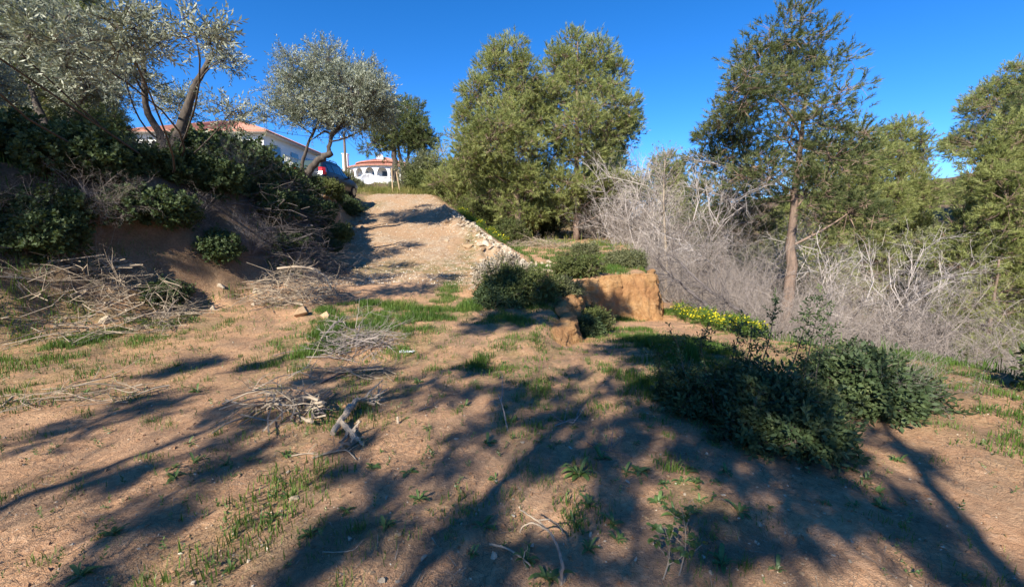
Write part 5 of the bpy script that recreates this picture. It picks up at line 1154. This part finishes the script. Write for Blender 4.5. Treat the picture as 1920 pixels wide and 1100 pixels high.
# courses of a rough dry-stone wall on the shaded bank
wall = thing('dry_stone_wall', 'rough dry-stone wall courses showing in the shaded bank below the olive', 'wall', (-7.6, 14.5, hz(-7.0, 14.5)))
def wall_stones():
    b = np.array(wall.location); n = 0
    for row in range(7):
        y = 12.6 + .15 * (row % 2)
        while y < 18.6:
            w = rs.uniform(.22, .42); t = (row + .5) / 7; bw = np.interp(y, [8, 15, 20], [2.8, 2.2, .8])
            xx = XL(y) - bw * (.42 + .5 * t); z = hz(xx, y)
            if rs.uniform() < .86:
                o = link('stone', (ROCKS + TAN)[rs.randint(10)], wall); o.scale = (w * 1.2, w * 1.3, w * .9); o.rotation_euler = (rs.normal() * .2, rs.normal() * .2, rs.uniform(0, 6.28)); o.location = (xx - b[0] + .03, y - b[1], z - b[2] + .02); n += 1
            y += w
wall_stones()

# gravel and pebbles too many to count
def pebbles(name, label, n, sampler, size, mat, seed):
    rng = np.random.RandomState(seed); x, y = sampler(rng, n); n = len(x)
    o8 = np.array([(1, 0, 0), (-1, 0, 0), (0, 1, 0), (0, -1, 0), (0, 0, 1), (0, 0, -1)], float) * [1, .8, .6] * .5 + np.random.RandomState(1).normal(size=(6, 3)) * .07
    T = np.array([(0, 2, 4), (2, 1, 4), (1, 3, 4), (3, 0, 4), (2, 0, 5), (1, 2, 5), (3, 1, 5), (0, 3, 5)])
    s = size[0] + (size[1] - size[0]) * rng.uniform(0, 1, n) ** 3
    mb = MB(); mb.inst((o8, T), np.stack([x, y, height(x, y) + s * .12], 1), frames(rng, rng.normal(size=(n, 3)) * .4 + [0, 0, 1]), s, rng.uniform(0, 1, n))
    return tag(mb.build(name, mat), label, 'gravel', kind='stuff')
def near_area(rng, n): 
    y = 1.1 + 9 * rng.uniform(0, 1, n) ** 1.7; x = (rng.uniform(-1.25, 1.25, n)) * (y + .8); k = (x > XL(y) + .2) & (x < XE(y)); return x[k], y[k]
def ramp_area(rng, n):
    y = 10.6 + 18 * rng.uniform(0, 1, n) ** 1.4; x = XL(y) + rng.uniform(-.02, 1.04, n) * (XR(y) - XL(y)); return x, y
pebbles('pebble_scatter', 'tiny pebbles strewn over the bare soil', 5200, near_area, (.004, .022), M['stone'], 211)
pebbles('clod_scatter', 'small crumbs of earth strewn over the bare soil', 7500, near_area, (.005, .036), M['clod'], 212)
pebbles('ramp_gravel', 'loose pale gravel covering the dirt ramp', 5000, ramp_area, (.012, .06), M['stone'], 213)
pebbles('ramp_clods', 'loose tan earth crumbs on the dirt ramp', 4500, ramp_area, (.012, .07), M['stone_tan'], 214)
def embank(rng, n):
    y = 12 + 12 * rng.uniform(0, 1, n) ** 1.3; x = XR(y) + .25 - np.abs(rng.normal(0, .55, n)); return x, y
pebbles('rubble_gravel', 'broken white chips in the rubble edge of the ramp', 4200, embank, (.02, .12), M['stone'], 215)

# ------------------------------------------------------------------ grass, litter
def blades(name, label, x, y, h, w, mat, seed, lean=.45, cat='grass'):
    rng = np.random.RandomState(seed); n = len(x); b = np.stack([x, y, height(x, y) - .004], 1); a = rng.uniform(0, 2 * np.pi, n); s = np.stack([np.cos(a), np.sin(a), np.zeros(n)], 1); f = np.stack([-np.sin(a), np.cos(a), np.zeros(n)], 1)
    l = rng.uniform(.1, 1, n)[:, None] * lean; hh = (h * rng.uniform(.5, 1.2, n))[:, None]; w = np.broadcast_to(w, (n,))[:, None]
    m1 = b + np.array([0, 0, 1.0]) * hh * .55 + f * hh * l * .35; tp = b + np.array([0, 0, 1.0]) * hh * (1 - .3 * l) + f * hh * l
    V = np.stack([b - s * w / 2, b + s * w / 2, m1 + s * w * .4, m1 - s * w * .4, tp], 1).reshape(-1, 3); i = np.arange(n)[:, None] * 5
    r = np.clip(rng.normal(.45, .22, n) + .3 * fbm(x, y, .5, 2, seed), 0, 1)
    mb = MB(); mb.add(V, T=i + np.array([[3, 2, 4]]), Q=i + np.array([[0, 1, 2, 3]]), rnd=np.repeat(r, 5)); return tag(mb.build(name, mat), label, cat, kind='stuff')
rg = np.random.RandomState(220)
X = rg.uniform(-9, 8, 900000); Y = rg.uniform(1.3, 15.5, 900000); G = green_at(X, Y) * (1 - ramp_mask(X, Y) * .9); pat = fbm(X, Y, .55, 3, 70)
keep = (rg.uniform(0, 1, len(X)) < np.clip(G * 1.1 * sst(-.15, .35, pat + .35 * (G - .6)), 0, 1)) & (G > .12)
X, Y, G = X[keep], Y[keep], G[keep]
k = rg.permutation(len(X))[:76000]; X, Y, G = X[k], Y[k], G[k]
blades('grass', 'fresh green grass in patches round the ramp foot and path', X, Y, .05 + .085 * np.clip(G, 0, 1.4), .007, M['grass'], 221)
# sparse short tufts over the bare soil
tn = 900; tx = rg.uniform(-6.5, 6, tn); ty = 1.5 + 7.5 * rg.uniform(0, 1, tn); kk = (fbm(tx, ty, 1.3, 2, 75) > -.05) & (tx > XL(ty) + .3) & (tx < XE(ty)); tx, ty = tx[kk], ty[kk]
i = np.repeat(np.arange(len(tx)), 34); r_ = rg.uniform(.02, .09, len(tx))[i]
blades('grass_tufts', 'thin short grass tufts scattered over the bare soil', tx[i] + rg.normal(size=len(i)) * r_, ty[i] + rg.normal(size=len(i)) * r_, rg.uniform(.025, .09, len(tx))[i], .004, M['grass'], 222, .8)
# terrace and embankment grass
x = rg.uniform(-3, 7.5, 60000); y = rg.uniform(11.2, 24, 60000); k = (sdist(x, y) > .1) & (x > XR(y) + .5) & (fbm(x, y, 1.4, 3, 77) > -.02); x, y = x[k][:15000], y[k][:15000]
blades('terrace_grass', 'low sunny grass on the small terrace above the clay', x, y, .09 + .07 * rg.uniform(size=len(x)), .014, M['grass'], 223, .7)
x = rg.uniform(-12, -3.8, 30000); y = rg.uniform(30, 44, 30000) ; k = fbm(x, y, 2.0, 2, 78) > -.3; x, y = x[k][:14000], y[k][:14000]
blades('tall_dry_grass', 'tall yellowish grass beyond the crest of the ramp', x, y, np.clip(.32 + .28 * fbm(x, y, 1.2, 3, 79) + .25 * rg.uniform(size=len(x)), .08, 1), .018, M['dry_grass'], 224, 1.1)
x = rg.uniform(-30, 45, 60000); y = rg.uniform(20, 70, 60000); k = ((x > XR(y) + 3) | (x < XL(y) - 1)) & (fbm(x, y, 3.0, 2, 79) > -.15); x, y = x[k][:14000], y[k][:14000]
blades('hill_grass', 'rough grass covering the hillside between the shrubs', x, y, .3 + .25 * rg.uniform(size=len(x)), .04, M['dry_grass'], 225, .6)
x = rg.uniform(-16, -5, 80000); y = rg.uniform(1, 27, 80000); d_ = XL(y) - x; k = (d_ > .3) & (fbm(x, y, 1.5, 3, 80) > .05); x, y = x[k][:18000], y[k][:18000]
blades('bank_grass', 'rough grass and weeds growing over the bank beside the ramp', x, y, .12 + .16 * rg.uniform(size=len(x)), .012, M['grass'], 226, .8)
x = rg.uniform(4.5, 16, 60000); y = rg.uniform(1, 24, 60000); k = (x > XE(y) - .1) & (fbm(x, y, 1.5, 3, 81) > .0); x, y = x[k][:12000], y[k][:12000]
blades('gully_grass', 'rough weeds growing down the side of the gully', x, y, .14 + .2 * rg.uniform(size=len(x)), .014, M['grass'], 227, .8)
def herbs(name, label, n, seed):
    rng = np.random.RandomState(seed); x = rng.uniform(-8, 6.5, n * 12); y = 1.4 + 9.5 * rng.uniform(0, 1, n * 12) ** 1.2
    g = green_at(x, y) + .4 * sst(.05, .5, fbm(x, y, .9, 3, 91)) * (x > XL(y) + .3) * (x < XE(y)); k = rng.uniform(0, 1, len(x)) < g * .6; x, y = x[k][:n], y[k][:n]; m = len(x); mb = MB()
    put_sprays(mb, rng, 'shrub', np.stack([x, y, height(x, y) - .01], 1), rng.normal(size=(m, 3)) * .5 + [0, 0, 1], (.1, .34)); return tag(mb.build(name, M['weed']), label, 'ground cover', kind='stuff')
herbs('herb_cover', 'small mixed leafy herbs growing among the grass and litter', 4800, 228)
x = rg.uniform(-7, 6, 40000); y = 1.4 + 8 * rg.uniform(0, 1, 40000); k = (fbm(x, y, .7, 3, 93) > .22) & (x > XL(y) + .2) & (x < XE(y)); x, y = x[k][:7000], y[k][:7000]
blades('dry_stalks', 'short dry straw stalks standing in the bare soil', x, y, .02 + .06 * rg.uniform(size=len(x)) ** 2, .003, M['dry_grass'], 229, 1.6)
# pine needle litter lying flat
def litter(name, label, n, ln, w, mat, seed, ymax=8.0):
    rng = np.random.RandomState(seed); y = 1.1 + ymax * rng.uniform(0, 1, n) ** 1.6; x = rng.uniform(-1.2, 1.2, n) * (y + .8); pt = fbm(x, y, .8, 3, 85); k = (pt + rng.normal(0, .25, n) > .02) & (x > XL(y) + .2) & (x < XE(y)); x, y = x[k], y[k]; n = len(x)
    a = rng.uniform(0, 2 * np.pi, n); d = np.stack([np.cos(a), np.sin(a), np.zeros(n)], 1) * (ln * rng.uniform(.5, 1.2, n))[:, None] / 2; A = np.stack([x, y, 0 * x], 1) - d; B = A + 2 * d
    A[:, 2] = height(A[:, 0], A[:, 1]) + .003 + .008 * rng.uniform(0, 1, n) ** 2; B[:, 2] = height(B[:, 0], B[:, 1]) + .003 + .008 * rng.uniform(0, 1, n) ** 2
    s = np.cross(unit(B - A), [0, 0, 1.0]) * w; V = np.stack([A - s, A + s, B], 1).reshape(-1, 3)
    mb = MB(); mb.add(V, T=np.arange(3 * n).reshape(n, 3), rnd=np.repeat(rng.uniform(0, 1, n), 3)); return tag(mb.build(name, mat), label, 'litter', kind='stuff')
litter('needle_litter', 'brown fallen pine needles matted on the soil', 90000, .09, .0017, M['needle'], 231)
litter('twig_litter', 'fine broken twig bits lying on the soil', 2600, .13, .0025, M['twig_tan'], 232)

# ------------------------------------------------------------------ weeds of the foreground, leaf by leaf
def strap_leaf(seed, L, W, rise, droop, mat):
    rng = np.random.RandomState(seed); n = 6; t = np.linspace(0, 1, n); w = W * np.sin(np.pi * np.clip(t * .88 + .1, 0, 1)) ** .8 * (t < .999) + .0005
    y = L * t * (1 - .12 * t); z = L * (rise * t - droop * t * t); V = []
    for i in range(n): V += [(-w[i] / 2, y[i], z[i] + w[i] * .22), (0, y[i], z[i]), (w[i] / 2, y[i], z[i] + w[i] * .22)]
    mb = MB(); mb.add(V, Q=[(i * 3 + j, i * 3 + j + 1, i * 3 + j + 4, i * 3 + j + 3) for i in range(n - 1) for j in range(2)], rnd=rng.uniform(.2, .9)); return mb.mesh('leaf', mat, True)
LEAVES = [strap_leaf(s, 1.0, w, r, d, M['weed']) for s, w, r, d in ((1, .26, .9, .8), (2, .22, 1.3, .9), (3, .32, .6, .6), (4, .24, 1.7, 1.0), (5, .3, .4, .35))]
def rosette(x, y, size, n, label, group, rng):
    o = thing('weed', label, 'weed', (x, y, hz(x, y) - .004), rng.uniform(0, 6.28), group)
    for i in range(n + 4):
        l = link('leaf', LEAVES[rng.randint(5)], o); s = size * rng.uniform(.35, .95); l.scale = (s * rng.uniform(.8, 1.2), s, s * rng.uniform(.7, 1.1)); l.rotation_euler = (0, 0, i * 2.4 + rng.normal() * .3); l.location = (rng.normal() * .008, rng.normal() * .008, 0)
rw = np.random.RandomState(240)
for (u, v, s, n, lab) in [(1085, 890, .15, 13, 'big leafy rosette weed standing alone on shaded litter'), (1200, 885, .12, 10, 'upright rosette weed in the shade near the leafy bush'), (1128, 860, .11, 7, 'broad-leaved weed on dark litter'), (1030, 1088, .14, 14, 'grassy leaf clump at the foot of the curving branch'), (785, 937, .10, 8, 'pale green rosette lit by a sun fleck'), (1355, 1055, .13, 9, 'broad-leaved weed at the sunny near corner'), (1265, 965, .11, 10, 'leafy weed in front of the sapling, half sunlit'), (580, 1000, .08, 9, 'small green weed beside thin twigs')]:
    p = gp(u, v); rosette(p[0], p[1], s, n, lab, None, rw)
for (u, v) in [(1108, 950), (1080, 985), (1100, 1000), (1150, 985), (1165, 1010), (1000, 765), (1030, 765), (1022, 802), (962, 792), (985, 720), (880, 690), (1065, 715), (1170, 885), (1295, 965), (1312, 945), (1342, 905), (1330, 1010), (1290, 1010), (1232, 945), (1360, 885), (1300, 905), (1160, 735), (1202, 757), (860, 978), (692, 880), (1060, 690), (800, 800), (755, 785), (870, 762), (905, 985), (722, 985), (930, 900), (945, 680), (1210, 700), (1130, 700), (1240, 905), (1275, 900), (1285, 880), (1310, 880), (1220, 800), (1110, 1035), (890, 1040), (985, 1050), (770, 885), (650, 960), (1250, 850), (1190, 830), (1080, 800), (1010, 830), (1045, 835), (990, 690), (840, 700), (780, 720), (910, 830), (950, 760)]:
    p = gp(u + rw.uniform(-6, 6), v + rw.uniform(-4, 4)); rosette(p[0], p[1], rw.uniform(.05, .11), rw.randint(6, 11), 'leafy rosette weed sprouting from the shaded foreground soil', 'rosette weeds of the foreground', rw)
for k in range(34):
    u = rw.choice([rw.uniform(150, 545), rw.uniform(1375, 1750)]); v = rw.uniform(720, 1080); p = gp(u, v)
    if p[0] < XE(p[1]) - .4 and p[0] > XL(p[1]) + .4: rosette(p[0], p[1], rw.uniform(.05, .11), rw.randint(6, 11), 'leafy rosette weed sprouting from the outer foreground soil', 'rosette weeds of the outer soil', rw)
# young sapling with oval leaves
OVAL = [strap_leaf(s, 1.0, .55, r, d, M['weed']) for s, r, d in ((11, .5, .5), (12, .9, .6), (13, .2, .4))]
def sapling(u, v, h, lab, seed, mat_leaf=OVAL, n=44):
    rng = np.random.RandomState(seed); p = gp(u, v); o = thing('sapling', lab, 'sapling', (p[0], p[1], p[2] - .01)); s = np.linspace(0, 1, 8); pts = np.stack([.03 * np.sin(s * 3), .02 * s, h * s], 1); m = MB(); m.tube(pts, np.linspace(.004, .0015, 8), 5); m.build('stem', M['twig_tan'], o)
    for b in range(5):
        t = .3 + .13 * b; a = b * 2.4; q = np.array([np.interp(t, s, pts[:, i]) for i in range(3)]); e = q + np.array([math.cos(a) * .09, math.sin(a) * .09, .07]); m = MB(); m.tube([q, (q + e) / 2 + [0, 0, -.01], e], [.002, .0018, .001], 4); m.build('twig', M['twig_tan'], o)
        for j in range(n // 6):
            c = q + (e - q) * rng.uniform(.3, 1.05); l = link('leaf', mat_leaf[rng.randint(3)], o); z = rng.uniform(.028, .045); l.scale = (z, z, z); l.rotation_euler = (rng.normal() * .4, rng.normal() * .4, rng.uniform(0, 6.28)); l.location = tuple(c)
    for j in range(n // 6):
        c = np.array([np.interp(rng.uniform(.5, 1), s, pts[:, i]) for i in range(3)]); l = link('leaf', mat_leaf[rng.randint(3)], o); z = rng.uniform(.03, .045); l.scale = (z, z, z); l.rotation_euler = (rng.normal() * .4, rng.normal() * .4, rng.uniform(0, 6.28)); l.location = tuple(c)
sapling(1272, 1080, .34, 'young sapling with oval green leaves on sunny near soil', 251)
sapling(1242, 1088, .26, 'darker small sapling beside the sunny young one', 252)
# yellow flowers
def flower_plants(pts, label, group, seed, h=.28, sc=1.0):
    rng = np.random.RandomState(seed); protos = []
    for q, (x, y) in enumerate(pts):
        if q < 3:
            o = thing('flowering_plant', label, 'flowers', (x, y, hz(x, y) - .01), rng.uniform(0, 6), group); n = 60; a = rng.uniform(0, 2 * np.pi, n); r = rng.uniform(0, .2, n); P = np.stack([np.cos(a) * r, np.sin(a) * r, rng.uniform(.02, h, n)], 1)
            m = MB(); put_sprays(m, rng, 'shrub', P, unit(rng.normal(size=(n, 3)) + [0, 0, 1.2]), (.35, .6)); m.build('foliage', M['grass'], o)
            n = 26; a = rng.uniform(0, 2 * np.pi, n); r = rng.uniform(0, .22, n); P = np.stack([np.cos(a) * r, np.sin(a) * r, h * rng.uniform(.75, 1.15, n)], 1); t = np.arange(6) * np.pi / 3
            fl = np.concatenate([[(0, 0, 0)], np.stack([np.cos(t) * .022, np.sin(t) * .022, np.full(6, .008)], 1)]); m = MB(); m.inst((fl, np.array([(0, 1 + i, 1 + (i + 1) % 6) for i in range(6)])), P, frames(rng, rng.normal(size=(n, 3)) * .5 + [0, -.5, 1]), rng.uniform(.8, 1.3, n), rng.uniform(0, 1, n)); m.build('blossoms', M['petal'], o); protos.append(o); o.scale = (sc,) * 3
        else: place(protos[q % 3], (x, y, hz(x, y) - .01), rng.uniform(0, 6), label, group, sc * rng.uniform(.8, 1.2))
yy = np.random.RandomState(5)
flower_plants([(XE(y) - .15 + yy.normal() * .15, y) for y in np.linspace(8.2, 12.4, 26)], 'yellow-flowering plant along the gully brink by the lower path', 'yellow flowers along the gully brink', 261)
flower_plants([(XR(y) + .75 + yy.normal() * .2, y) for y in np.linspace(17.5, 24, 14)], 'yellow-flowering plant on the green side of the ramp embankment', 'yellow flowers beside the ramp', 262)
